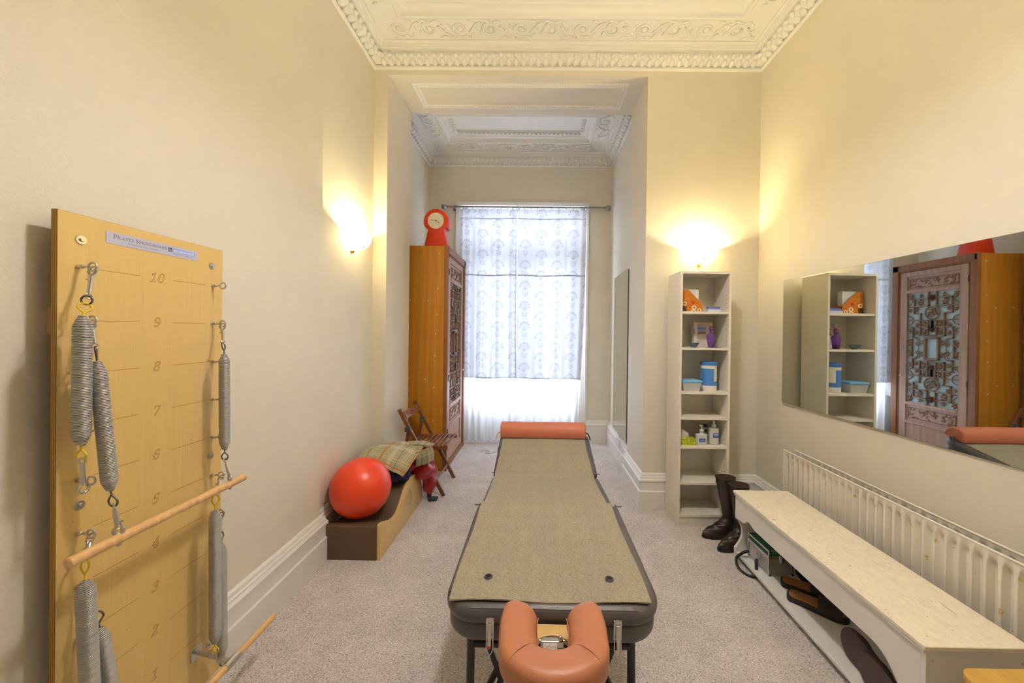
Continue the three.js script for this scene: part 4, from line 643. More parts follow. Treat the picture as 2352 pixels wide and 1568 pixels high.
{
  const zR = -4.875, yR = 3.222;
  const r = thing('curtain_rod', 'grey metal curtain pole with ball ends above the window', 'curtain rod', [-0.2, 3.2, zR]);
  mesh('pole', rod([-1.31, yR, zR], [0.905, yR, zR], 0.0125, 0.0125, 16), M.curtainRod, r);
  for (const x of [-1.325, 0.92]) mesh('finial', [ball(x, yR, zR, 0.036, 20, 14), rod([x - Math.sign(x) * 0.035, yR, zR], [x - Math.sign(x) * 0.055, yR, zR], 0.018)], M.curtainRod, r);
  for (const x of [-1.2, -0.315, 0.62]) mesh('bracket', [rod([x, yR, zR], [x, yR, ZF], 0.008), box(x - 0.02, x + 0.02, yR - 0.03, yR + 0.03, ZF, ZF + 0.01, 0.003), ring([x, yR, zR], 0.0165, 0.004, [1, 0, 0])], M.curtainRod, r);
  const rg = ring([0, 0, 0], 0.02, 0.0028, [1, 0, 0.25]);
  for (const x of [-1.06, -1.0, -0.93, -0.86, -0.79, -0.72, -0.63, -0.54, -0.45, -0.38, -0.29, -0.22, -0.13, -0.04, 0.05, 0.15, 0.25, 0.35, 0.45, 0.55, 0.60]) share('curtain_ring', rg, M.curtainRod, r, [x, yR - 0.006, zR]);
  const panel = (label, xa, xb, folds, ph, amp, sway, seamy) => {
    const t = thing('curtain', label, 'curtain', [(xa + xb) / 2, 0, zR], 'sheer curtains at the window');
    const f = (x, y, ly) => { const k = (y - 0.02) / 3.17, a = amp * (0.6 + 0.7 * (1 - k)); return zR - 0.012 + ly + a * Math.sin(((x - xa) / (xb - xa)) * folds * Math.PI * 2 + ph + 0.6 * Math.sin(k * 3)) + 0.35 * a * Math.sin(((x - xa) / (xb - xa)) * folds * 2.7 * Math.PI + ph * 2); };
    const sh = (u, y) => { const x = xa + (xb - xa) * u, k = 1 - (y - 0.02) / 3.17; return x + sway * u * u * k * k; };
    const sheet = (ya, yb, ly, nv, drop = 0) => grid(120, nv, (u, v) => { const y = ya + (yb - ya) * v - (v > 0.98 ? 0 : 0), x = sh(u, y); return [x, y + drop * (v < 0.02 ? Math.sin(u * 9 + ph) * 0.01 : 0), f(xa + (xb - xa) * u, y, ly), (xb - xa) * u * 1.12, y]; });
    mesh('plain_sheer', sheet(0.025, 3.185, -0.012, 50), sheer, t, { uv: 'own' });
    const l = mesh('lace_panel', sheet(0.885, 3.195, 0.004, 50, 1), laceMat, t, { uv: 'own' });
    const hem = (y, h, sag) => grid(120, 2, (u, v) => { const yy = y + sag * Math.sin(u * 8 + ph) + h * v, x = sh(u, yy); return [x, yy, f(xa + (xb - xa) * u, yy, 0.0065)]; });
    mesh('hem', [hem(0.885, 0.014, 0.004), hem(2.285, 0.018, 0.006), hem(3.06, 0.012, 0.004)], laceMat, l);
    mesh('floor_hem', grid(120, 2, (u, v) => { const yy = 0.022 + 0.055 * v, x = sh(u, yy); return [x, yy, f(xa + (xb - xa) * u, yy, -0.008)]; }), sheer, t, { uv: 'own' });
    return t;
  };
  panel('left white lace curtain with plain sheer below, half behind the wardrobe', -1.115, -0.318, 9, 0.4, 0.016, 0.02);
  panel('right white lace curtain hanging beside the bare wall strip', -0.310, 0.628, 8, 1.7, 0.012, -0.10);
}

// ───────────── mirrors ─────────────
{
  const t = thing('wall_mirror', 'wide frameless mirror on the right wall above the radiator', 'mirror', [1.902, 1.01, -1.75]); offs.delete(t); t.position.set(1.8975, 1.478, -2.3); t.rotation.y = 0.6 * Math.PI / 180;
  const z0 = -0.485, z1 = 1.5;
  mesh('glass', new THREE.BoxGeometry(0.0012, 0.936, z1 - z0).translate(-0.0026, 0, (z0 + z1) / 2), M.mirror, t);
  mesh('backing', new THREE.BoxGeometry(0.004, 0.938, z1 - z0 + 0.002).translate(0.0002, 0, (z0 + z1) / 2), M.mirrorEdge, t);
}
{
  const x = 0.962, t = thing('tall_mirror', 'tall narrow frameless mirror on the right wall of the window bay', 'mirror', [x, 0.31, -4.23]);
  mesh('glass', box(x - 0.0045, x - 0.003, 0.318, 2.222, -3.885, -4.585), M.mirror, t);
  mesh('backing', box(x - 0.003, x + 0.003, 0.317, 2.223, -3.883, -4.587), std(0x5c6468, { roughness: 0.4 }), t);
  for (const [y, z] of [[2.226, -4.2], [0.314, -4.2]]) mesh('mirror_clip', [box(x - 0.008, FXR, y - 0.012, y + 0.008, z - 0.012, z + 0.012, 0.003)], M.steel, t);
}
{
  const t = thing('wall_socket', 'white double wall socket on the bay baseboard below the tall mirror', 'socket', [0.943, 0.24, -4.2]);
  mesh('face_plate', box(0.934, 0.944, 0.195, 0.285, -4.13, -4.28, 0.003), M.white, t);
  mesh('switch', [box(0.931, 0.935, 0.255, 0.27, -4.165, -4.175, 0.001), box(0.931, 0.935, 0.255, 0.27, -4.235, -4.245, 0.001)], M.white, t);
}

// ───────────── bookcase and what stands in it ─────────────
const BKX0 = 1.11, BKX1 = 1.51, BKF = -2.821, BKB = -3.09;
const shelfY = [1.703, 1.418, 1.068, 0.866, 0.638, 0.352, 0.098];
{
  const t = thing('bookcase', 'narrow tall white open bookcase under the right wall sconce', 'bookcase', [1.31, 0, -2.955]);
  mesh('side_panel', box(BKX0, BKX0 + 0.018, 0, 2.02, BKF, BKB, 0.001), M.melamine, t);
  mesh('side_panel', box(BKX1 - 0.018, BKX1, 0, 2.02, BKF, BKB, 0.001), M.melamine, t);
  mesh('top_panel', box(BKX0 + 0.018, BKX1 - 0.018, 2.0, 2.018, BKF, BKB, 0.001), M.melamine, t);
  mesh('back_panel', box(BKX0 + 0.018, BKX1 - 0.018, 0.06, 2.0, BKB + 0.008, BKB + 0.004), M.melamine, t);
  mesh('plinth', box(BKX0 + 0.018, BKX1 - 0.018, 0, 0.08, BKF - 0.012, BKF - 0.028), M.melamine, t);
  for (const y of shelfY) mesh('shelf', box(BKX0 + 0.018, BKX1 - 0.018, y - 0.019, y, BKF - 0.004, BKB + 0.008, 0.001), M.melamine, t);
  const hole = new THREE.CylinderGeometry(0.0028, 0.0028, 0.002, 8).rotateZ(Math.PI / 2), dark = std(0x6d5f4a, { roughness: 0.9 }), hs = [];
  for (const [a, b] of [[1.74, 1.86], [1.44, 1.68], [1.26, 1.40], [0.66, 0.80], [0.40, 0.60]]) for (let y = a; y < b; y += 0.032) for (const z of [BKF - 0.037, BKB + 0.045]) hs.push(hole.clone().translate(BKX1 - 0.0185, y, z));
  const h = mesh('shelf_pin_holes', hs, dark, t); h.userData.kind = 'stuff';
}
const small = (name, label, cat, at, group) => thing(name, label, cat, at, group);
{ // top shelf
  const y = shelfY[0];
  const art = canvasTex(512, 512, (g, w, h) => {
    g.fillStyle = '#c9741a'; g.fillRect(0, 0, w, h);
    for (let i = 0; i < 500; i++) { g.strokeStyle = ['rgba(225,150,30,0.35)', 'rgba(150,60,15,0.3)', 'rgba(240,190,60,0.3)'][i % 3]; g.lineWidth = 3 + 5 * hash(i, 61); const x = hash(i, 62) * w, yy = hash(i, 63) * h; g.beginPath(); g.moveTo(x, yy); g.lineTo(x + 60 * (hash(i, 64) - 0.3), yy + 70 * hash(i, 65)); g.stroke(); }
    g.fillStyle = '#5a3220'; g.fillRect(0, 380, 120, 132); g.fillStyle = '#cf4216'; g.beginPath(); g.ellipse(260, 290, 46, 42, 0, 0, 7); g.fill();
    for (const [x, yy, rx, ry] of [[70, 320, 50, 46], [290, 410, 54, 48], [410, 470, 46, 44], [280, 500, 56, 40]]) { g.fillStyle = '#f2ead2'; g.beginPath(); g.ellipse(x, yy, rx, ry, 0.3, 0, 7); g.fill(); g.fillStyle = '#b07a14'; g.beginPath(); g.ellipse(x, yy, rx * 0.58, ry * 0.58, 0.3, 0, 7); g.fill(); }
  });
  const t = small('magazine_file', 'orange printed magazine file with a cut-away corner on the top shelf', 'magazine file', [1.235, y, -2.94]);
  const s = [[0, 0], [0.175, 0], [0.17, 0.065], [0.055, 0.18], [0, 0.18]];
  const side = (z) => { const g = extrude(s, 0.003); const p = g.attributes.position, uv = g.attributes.uv; for (let i = 0; i < p.count; i++) uv.setXY(i, p.getX(i) / 0.18, p.getY(i) / 0.18); return g.translate(1.15, y, z); };
  mesh('printed_side', [side(-2.905)], std(0xffffff, { map: art, roughness: 0.45 }), t, { uv: 'own' });
  mesh('far_side', [side(-2.985)], std(0xffffff, { map: art, roughness: 0.45 }), t, { uv: 'own' });
  mesh('spine', [box(1.147, 1.151, y, y + 0.18, -2.905, -2.985), box(1.15, 1.325, y, y + 0.003, -2.905, -2.985), box(1.321, 1.324, y, y + 0.065, -2.905, -2.985)], std(0xa55a1a, { roughness: 0.5 }), t);
  mesh('white_papers', box(1.165, 1.300, y + 0.004, y + 0.185, -2.93, -2.975, 0.001), M.white, t);
  const card = canvasTex(128, 64, (g, w, h) => { const q = g.createLinearGradient(0, 0, 0, h); q.addColorStop(0, '#5a62b8'); q.addColorStop(0.6, '#9aa6d8'); q.addColorStop(1, '#e6dfdc'); g.fillStyle = q; g.fillRect(0, 0, w, h); });
  const c = small('card_holder', 'small blue and white card box on the top bookcase shelf', 'card holder', [1.4, y, -2.88]);
  mesh('cards', new THREE.BoxGeometry(0.094, 0.042, 0.03).translate(1.4, y + 0.0215, -2.89), std(0xffffff, { map: card, roughness: 0.45 }), c, { uv: 'own' });
  mesh('tray', [box(1.35, 1.45, y, y + 0.02, -2.868, -2.8705), box(1.35, 1.352, y, y + 0.024, -2.87, -2.91), box(1.448, 1.45, y, y + 0.024, -2.87, -2.91)], std(0xdcd9e4, { roughness: 0.3 }), c);
}
{ // second shelf
  const y = shelfY[1];
  const bowl = small('small_bowl', 'small slate blue bowl on the second bookcase shelf', 'bowl', [1.242, y, -2.875]);
  mesh('bowl_body', lathe([[0, 0], [0.017, 0], [0.019, 0.004], [0.033, 0.02], [0.0405, 0.036], [0.0385, 0.037], [0.030, 0.021], [0.016, 0.008], [0, 0.007]], 1.242, y, -2.875, 32), std(0x64747a, { roughness: 0.35 }), bowl);
  const cover = canvasTex(256, 360, (g, w, h) => {
    g.fillStyle = '#ddd2c6'; g.fillRect(0, 0, w, h); g.fillStyle = '#b3a79c'; for (let i = 0; i < 2; i++) g.fillRect(34, 34 + i * 16, 100 - i * 10, 7);
    const q = g.createLinearGradient(0, 72, 0, 170); q.addColorStop(0, '#7f93cf'); q.addColorStop(0.65, '#b7bfdf'); q.addColorStop(0.75, '#c98a76'); q.addColorStop(1, '#9a5a4c'); g.fillStyle = q; g.fillRect(36, 72, 118, 98); g.fillStyle = '#8b4c44'; for (let i = 0; i < 9; i++) g.fillRect(40 + i * 12, 148 - 8 * hash(i, 71), 9, 18);
    g.fillStyle = '#b9ada2'; for (let i = 0; i < 6; i++) g.fillRect(40, 258 + i * 14, 120 - 18 * hash(i, 72), 4);
  });
  const bk = small('booklet', 'cream booklet with a coastal photo on its cover behind the purple bottle', 'booklet', [1.38, y, -3.0]);
  mesh('cover', new THREE.BoxGeometry(0.148, 0.205, 0.006).rotateX(-0.12).translate(1.381, y + 0.103, -3.0), std(0xffffff, { map: cover, roughness: 0.4 }), bk, { uv: 'own' });
  const b2 = small('booklet', 'second cream booklet leaning with its spine showing left of the photo booklet', 'booklet', [1.296, y, -2.99]);
  mesh('pages', [new RoundedBoxGeometry(0.028, 0.203, 0.05, 2, 0.002).rotateX(-0.1).translate(1.298, y + 0.103, -3.0)], std(0xdcd2c8, { roughness: 0.5 }), b2);
  mesh('dark_spine', [box(1.2865, 1.289, y + 0.11, y + 0.15, -2.975, -2.977)], M.black, b2);
  const bt = small('glass_bottle', 'purple glass bottle with a round stopper on the second shelf', 'bottle', [1.384, y, -2.885]);
  const pg = new THREE.MeshPhysicalMaterial({ color: 0xb384d6, roughness: 0.08, transmission: 0.75, thickness: 0, ior: 1.45 });
  mesh('bottle_body', lathe([[0, 0], [0.02, 0], [0.023, 0.004], [0.027, 0.03], [0.034, 0.075], [0.0345, 0.092], [0.03, 0.105], [0.014, 0.113], [0.0105, 0.12], [0.012, 0.125], [0.0085, 0.127]], 1.384, y, -2.885, 36), pg, bt);
  mesh('liquid', lathe([[0, 0.004], [0.021, 0.004], [0.0245, 0.03], [0.026, 0.036], [0, 0.036]], 1.384, y, -2.885, 30), std(0x8d4a86, { roughness: 0.2 }), bt);
  mesh('stopper', [new THREE.SphereGeometry(0.0155, 20, 14).scale(1, 1.35, 1).translate(1.384, y + 0.146, -2.885), rod([1.384, y + 0.12, -2.885], [1.384, y + 0.13, -2.885], 0.008)], pg, bt);
  mesh('stopper_rim', lathe([[0.004, 0.165], [0.013, 0.161], [0.011, 0.170], [0, 0.171]], 1.384, y, -2.885, 20), std(0xb06a3a, { metalness: 0.6, roughness: 0.3 }), bt);
  const sl = small('dark_leaflet', 'thin dark leaflet lying under the purple bottle', 'leaflet', [1.4, y, -2.88]);
  mesh('leaflet_sheet', box(1.355, 1.462, y, y + 0.0008, -2.835, -2.95), std(0x6a5f58, { roughness: 0.6 }), sl); sl.position.y = y; bt.position.y += 0.0008;
}
{ // third shelf
  const y = shelfY[2];
  const lab = canvasTex(1024, 512, (g, w, h) => {
    g.fillStyle = '#efe8dc'; g.fillRect(0, 0, w, h); g.fillStyle = '#4a86d0'; g.fillRect(0, 70, w, 350);
    const X = 470; g.fillStyle = '#efe8dc'; g.beginPath(); g.moveTo(0, 60); g.lineTo(X - 10, 60); g.bezierCurveTo(X + 90, 130, X + 90, 230, X - 40, 330); g.lineTo(0, 330); g.fill();
    g.strokeStyle = '#4c4650'; g.lineWidth = 22; g.beginPath(); g.moveTo(X - 20, 62); g.bezierCurveTo(X + 84, 130, X + 84, 240, X - 50, 335); g.stroke();
    g.lineWidth = 12; g.beginPath(); g.arc(X - 50, 205, 26, 0, 7); g.stroke(); g.fillStyle = '#4c4650'; g.font = 'bold 40px sans-serif'; g.textAlign = 'center'; g.fillText('8', X - 50, 219); g.beginPath(); g.arc(X - 38, 395, 22, 0, 7); g.fill();
    g.fillStyle = 'rgba(225,235,250,0.75)'; for (let i = 0; i < 9; i++) g.fillRect(X + 110, 90 + i * 22, 170, 7); g.strokeStyle = '#dfe8f6'; g.lineWidth = 4; g.strokeRect(X + 118, 320, 42, 28); g.strokeRect(X + 118, 360, 90, 30); g.fillStyle = '#f4f4f4'; g.fillRect(X + 240, 360, 46, 56); g.fillStyle = '#444'; for (let i = 0; i < 9; i++) g.fillRect(X + 244 + i * 4.5, 366, 2, 44);
  });
  const c = small('wipes_canister', 'white and blue wipes canister with a blue lid on the third shelf', 'canister', [1.386, y, -2.92]);
  const cy = new THREE.CylinderGeometry(0.061, 0.061, 0.20, 48, 1, true).rotateY(0.25).translate(1.386, y + 0.108, -2.92);
  mesh('printed_wrap', cy, std(0xffffff, { map: lab, roughness: 0.4 }), c, { uv: 'own' });
  mesh('base_rim', lathe([[0, 0], [0.059, 0], [0.0605, 0.003], [0.0605, 0.21], [0, 0.21]], 1.386, y, -2.92, 40), M.white, c);
  mesh('lid', lathe([[0.0645, 0.207], [0.0648, 0.226], [0.060, 0.232], [0.035, 0.234], [0.034, 0.238], [0, 0.238]], 1.386, y, -2.92, 40), std(0x3f78c2, { roughness: 0.4 }), c);
  const b = small('plastic_tub', 'clear plastic food tub with a pale blue lid on the third shelf', 'tub', [1.222, y, -2.9]);
  const clear = new THREE.MeshPhysicalMaterial({ color: 0xf6f4ee, roughness: 0.4, transmission: 0.45, thickness: 0, ior: 1.4 });
  const w0 = 0.062, w1 = 0.075, d0 = 0.05, d1 = 0.06, hh = 0.074, cx = 1.222, cz = -2.905;
  const wall = (a, bb) => grid(1, 1, (u, v) => { const A = v ? [a[0] * w1, hh, a[1] * d1] : [a[0] * w0, 0.002, a[1] * d0], B = v ? [bb[0] * w1, hh, bb[1] * d1] : [bb[0] * w0, 0.002, bb[1] * d0]; const q = u ? B : A; return [cx + q[0], y + q[1], cz + q[2]]; });
  mesh('tub_body', [wall([-1, 1], [1, 1]), wall([1, 1], [1, -1]), wall([1, -1], [-1, -1]), wall([-1, -1], [-1, 1]), box(cx - w0, cx + w0, y, y + 0.002, cz - d0, cz + d0)], clear, b);
  mesh('lid', [box(cx - 0.08, cx + 0.08, y + hh - 0.002, y + hh + 0.012, cz - 0.065, cz + 0.065, 0.005), box(cx - 0.065, cx + 0.065, y + hh + 0.01, y + hh + 0.016, cz - 0.05, cz + 0.05, 0.003)], std(0x74b8e2, { roughness: 0.35 }), b);
}
{ // fifth shelf
  const y = shelfY[4];
  const green = canvasTex(128, 64, (g, w, h) => { g.fillStyle = '#a8b418'; g.fillRect(0, 0, w, h); for (let i = 0; i < 30; i++) { g.fillStyle = ['rgba(210,215,90,0.6)', 'rgba(120,140,10,0.5)', 'rgba(190,200,40,0.6)'][i % 3]; g.beginPath(); g.ellipse(hash(i, 81) * w, hash(i, 82) * h, 12, 7, hash(i, 83) * 3, 0, 7); g.fill(); } });
  const t = small('tissue_box', 'lime green tissue box with a tissue poking out on the fifth shelf', 'tissue box', [1.2, y, -2.9]);
  mesh('carton', new THREE.BoxGeometry(0.118, 0.052, 0.115).translate(1.2, y + 0.026, -2.905), std(0xffffff, { map: green, roughness: 0.5 }), t, { uv: 'own' });
  mesh('tissue', [netSurface([[[1.155, y + 0.05, -2.90], [1.19, y + 0.052, -2.885], [1.225, y + 0.05, -2.90]], [[1.15, y + 0.085, -2.90], [1.185, y + 0.08, -2.88], [1.22, y + 0.078, -2.895]], [[1.15, y + 0.125, -2.905], [1.175, y + 0.115, -2.89], [1.20, y + 0.10, -2.90]]], 12, 12)], new THREE.MeshPhysicalMaterial({ color: 0xf3efe6, roughness: 0.9, transmission: 0.25, thickness: 0, side: THREE.DoubleSide }), t);
  const gel = new THREE.MeshPhysicalMaterial({ color: 0xf7f7f4, roughness: 0.5, transmission: 0.4, thickness: 0, ior: 1.4 });
  const label = (txt, bg, fg) => canvasTex(128, 80, (g, w, h) => { g.fillStyle = bg; g.fillRect(0, 0, w, h); g.fillStyle = fg; g.font = 'bold 30px sans-serif'; g.textAlign = 'center'; g.fillText(txt, w / 2, 50, 116); });
  const p = small('pump_bottle', 'clear pump bottle of hand gel with a blue label beside the tissue box', 'bottle', [1.316, y, -2.875]);
  const roundBox = (x, w, d, h, r, z) => pad(x - w / 2, x + w / 2, z - d / 2, z + d / 2, y + 0.001, y + h, [r, r, r, r], 0.006);
  mesh('bottle_body', [roundBox(1.316, 0.09, 0.045, 0.085, 0.02, -2.88), lathe([[0.024, 0.083], [0.013, 0.096], [0.012, 0.102]], 1.316, y, -2.88, 20)], gel, p);
  mesh('pump', [lathe([[0, 0.102], [0.015, 0.102], [0.015, 0.118], [0.011, 0.122], [0.005, 0.124], [0.005, 0.15], [0, 0.15]], 1.316, y, -2.88, 20), rod([1.316, y + 0.02, -2.88], [1.316, y + 0.1, -2.88], 0.004), box(1.297, 1.328, y + 0.147, y + 0.158, -2.888, -2.872, 0.003)], M.white, p);
  mesh('front_label', new THREE.BoxGeometry(0.052, 0.026, 0.0006).translate(1.314, y + 0.04, -2.857), std(0xffffff, { map: label('CLEAN', '#3f66b0', '#e8eef8'), roughness: 0.4 }), p, { uv: 'own' });
  const g2 = small('gel_bottle', 'tall clear gel bottle with a white cap and blue label', 'bottle', [1.421, y, -2.89]);
  mesh('bottle_body', [roundBox(1.421, 0.078, 0.05, 0.132, 0.022, -2.895), lathe([[0.024, 0.13], [0.016, 0.142], [0.014, 0.145]], 1.421, y, -2.895, 20)], new THREE.MeshPhysicalMaterial({ color: 0xf4f4f1, roughness: 0.5, transmission: 0.35, thickness: 0, ior: 1.4 }), g2);
  mesh('cap', lathe([[0, 0.143], [0.017, 0.143], [0.017, 0.160], [0.01, 0.164], [0.009, 0.18], [0.010, 0.186], [0, 0.19]], 1.421, y, -2.895, 20), M.white, g2);
  mesh('front_label', new THREE.BoxGeometry(0.05, 0.034, 0.0006).translate(1.43, y + 0.075, -2.8695), std(0xffffff, { map: canvasTex(128, 88, (g, w, h) => { g.fillStyle = '#2f5098'; g.fillRect(0, 0, w, h); g.fillStyle = '#cdd9ee'; g.fillRect(12, 14, 104, 26); g.fillStyle = '#8fa6d6'; g.fillRect(16, 52, 96, 8); g.fillRect(16, 68, 80, 6); }), roughness: 0.4 }), g2, { uv: 'own' });
  const j = small('white_jar', 'white tub with a dark lid behind the two gel bottles', 'jar', [1.385, y, -2.98]);
  mesh('jar_body', lathe([[0, 0], [0.025, 0], [0.027, 0.12], [0, 0.12]], 1.385, y, -2.98, 24), M.white, j);
  mesh('lid', lathe([[0.028, 0.118], [0.028, 0.132], [0, 0.134]], 1.385, y, -2.98, 24), std(0x43384e, { roughness: 0.4 }), j);
  mesh('dark_print', [box(1.375, 1.395, y + 0.08, y + 0.105, -2.952, -2.953)], std(0x5a5054, { roughness: 0.5 }), j);
}
{
  const t = small('paper_sheet', 'white paper slip lying on the lowest bookcase shelf', 'paper', [1.36, shelfY[6], -2.92]);
  mesh('sheet', new THREE.BoxGeometry(0.1, 0.001, 0.19).rotateY(0.5).translate(1.38, shelfY[6] + 0.001, -2.945), M.white, t);
}
// ───────────── boots ─────────────
function boot(label, [x, z], turn, lean, s = 1) {   // toe along -x before turning
  const t = thing('tall_boot', label, 'boot', [x, 0, z], 'pair of tall boots'); t.rotation.y = turn; offs.delete(t);
  const L = std(0x33261f, { roughness: 0.38, bumpMap: leatherBump, bumpScale: 0.0006 });
  // shaft: rings up the leg; [height, centre x, half depth x, half width z]
  const rings_ = [[0.012, -0.09, 0.135, 0.045], [0.035, -0.088, 0.136, 0.047], [0.06, -0.075, 0.12, 0.046], [0.085, -0.045, 0.09, 0.043], [0.11, -0.015, 0.062, 0.041], [0.14, 0.0, 0.05, 0.041], [0.18, 0.004, 0.05, 0.044], [0.24, 0.008, 0.058, 0.050], [0.31, 0.010, 0.066, 0.056], [0.38, 0.008, 0.070, 0.058], [0.445, 0.006, 0.073, 0.059]];
  const cv = rings_.map((r) => r);
  const at = (k) => { const f = k * (cv.length - 1), i = Math.min(cv.length - 2, Math.floor(f)), u = f - i, e = u * u * (3 - 2 * u); return cv[i].map((v, n) => v + (cv[i + 1][n] - v) * (n ? e : u)); };
  const shell = (ins) => grid(36, 48, (u, v) => { const [h, c, rx, rz] = at(v), a = u * Math.PI * 2, cr = 0.003 * Math.sin(h * 90 + Math.cos(a) * 3) * Math.exp(-(((h - 0.14) / 0.05) ** 2)); const toe = h < 0.09 ? 1 - 0.25 * Math.max(0, -Math.cos(a)) ** 2 : 1; return [c + (rx + cr - ins) * Math.cos(a) + lean[0] * h, h, (rz + cr - ins) * Math.sin(a) * toe + lean[1] * h]; }, true);
  mesh('leather_upper', [shell(0)], L, t);
  mesh('lining', [shell(0.004)], std(0x5d4a3c, { roughness: 0.8 }), t);
  const sole = new THREE.Shape(); sole.absellipse(-0.09, 0, 0.142, 0.05, 0, Math.PI * 2);
  mesh('sole', [new THREE.ExtrudeGeometry(sole, { depth: 0.014, bevelEnabled: false, curveSegments: 24 }).rotateX(-Math.PI / 2), box(-0.02, 0.05, 0, 0.026, -0.04, 0.04, 0.01)], std(0x1d1a19, { roughness: 0.6 }), t);
  mesh('top_rim', [tube(Array.from({ length: 20 }, (_, i) => { const a = i / 20 * Math.PI * 2, [h, c, rx, rz] = cv[cv.length - 1]; return [c + rx * Math.cos(a) + lean[0] * h, h, rz * Math.sin(a) + lean[1] * h]; }), 0.0035, 60, 6, true), box(-0.072 + lean[0] * 0.43, -0.066 + lean[0] * 0.43, 0.405, 0.44, -0.006 + lean[1] * 0.43, 0.006 + lean[1] * 0.43, 0.002)], L, t);
  t.scale.setScalar(s); return t;
}
boot('tall dark brown leather boot standing upright nearer the bookcase', [1.475, -2.715], 0.12, [-0.13, 0.0]);
boot('tall dark brown leather boot leaning in front, against the bench end', [1.50, -2.585], 0.3, [-0.13, -0.01]);

// ───────────── radiator ─────────────
{
  const t = thing('radiator', 'white double panel radiator with yellowed chips behind the bench', 'radiator', [1.84, 0.15, -1.85]);
  const chips = canvasTex(1024, 512, (g, w, h) => {
    g.fillStyle = '#ece5d6'; g.fillRect(0, 0, w, h);
    for (let i = 0; i < 46; i++) { const x = hash(i, 91) * w, y = i % 3 ? 40 + 24 * hash(i, 92) : 60 + hash(i, 92) * 300; g.fillStyle = i % 4 ? 'rgba(206,176,80,0.8)' : 'rgba(200,160,60,0.9)'; g.beginPath(); g.moveTo(x, y); for (let k = 0; k < 6; k++) g.lineTo(x + 9 * (hash(i * 7 + k, 93) - 0.4), y + 30 * hash(i * 7 + k, 94)); g.fill(); }
    for (let i = 0; i < 40; i++) { g.fillStyle = 'rgba(90,75,50,0.6)'; g.beginPath(); g.arc(hash(i, 95) * w, hash(i, 96) * h, 1 + hash(i, 97), 0, 7); g.fill(); }
  });
  const rm = std(0xffffff, { map: chips, roughness: 0.4 });
  const z0 = -2.623, z1 = -0.93, y0 = 0.18, y1 = 0.687, pitch = 0.0466, n = Math.round((z1 - z0 - 0.03) / pitch);
  const face = (x, dir) => grid(n * 8, 20, (u, v) => {
    const z = z0 + (z1 - z0) * u, y = y0 + (y1 - y0) * v, ph = ((z - z0 - 0.015) / pitch) % 1, e = Math.min(y - y0, y1 - y), fade = Math.max(0, Math.min(1, (e - 0.028) / 0.02));
    let d = 0; const q = Math.abs(((ph + 1) % 1) - 0.5) * 2; d = Math.max(0, Math.min(1, (0.6 - q) / 0.16)) * 0.022 * fade; if (z < z0 + 0.015 || z > z1 - 0.02) d = 0;
    return [x - dir * 0 + dir * d, y, z, u, v];
  });
  const seam = (x) => [rod([x, y1, z0], [x, y1, z1], 0.005, 0.005, 10), rod([x, y0, z0], [x, y0, z1], 0.005, 0.005, 10), box(x - 0.004, x + 0.004, y0, y1, z0 - 0.003, z0 + 0.004, 0.002), box(x - 0.004, x + 0.004, y0, y1, z1 - 0.004, z1 + 0.003, 0.002)];
  mesh('front_panel', [face(1.80, 1), box(1.824, 1.826, y0 + 0.01, y1 - 0.012, z0 + 0.01, z1 - 0.01)], rm, t, { uv: 'own' });
  mesh('front_edge', seam(1.801), std(0xebe4d5, { roughness: 0.4 }), t);
  mesh('rear_panel', [face(1.876, 1), box(1.900, 1.902, y0 + 0.01, y1 - 0.012, z0 + 0.01, z1 - 0.01)], std(0xebe4d5, { roughness: 0.4 }), t);
  mesh('rear_edge', seam(1.877), std(0xebe4d5, { roughness: 0.4 }), t);
  for (const z of [z0 + 0.075, z1 - 0.075]) for (const y of [0.215, 0.635]) mesh('connector', box(1.806, 1.875, y - 0.015, y + 0.015, z - 0.015, z + 0.015), M.trim, t);
  for (const z of [z0 + 0.31, z1 - 0.31]) mesh('wall_bracket', box(1.885, XR - 0.004, 0.5, 0.54, z - 0.01, z + 0.01), M.trim, t);
  mesh('valve_pipe', [rod([1.845, 0, z0 + 0.02], [1.845, 0.2, z0 + 0.02], 0.0075), rod([1.845, 0.2, z0 + 0.02], [1.845, 0.21, z0 + 0.06], 0.009), rod([1.845, 0, z1 - 0.03], [1.845, 0.21, z1 - 0.03], 0.0075)], M.trim, t);
}
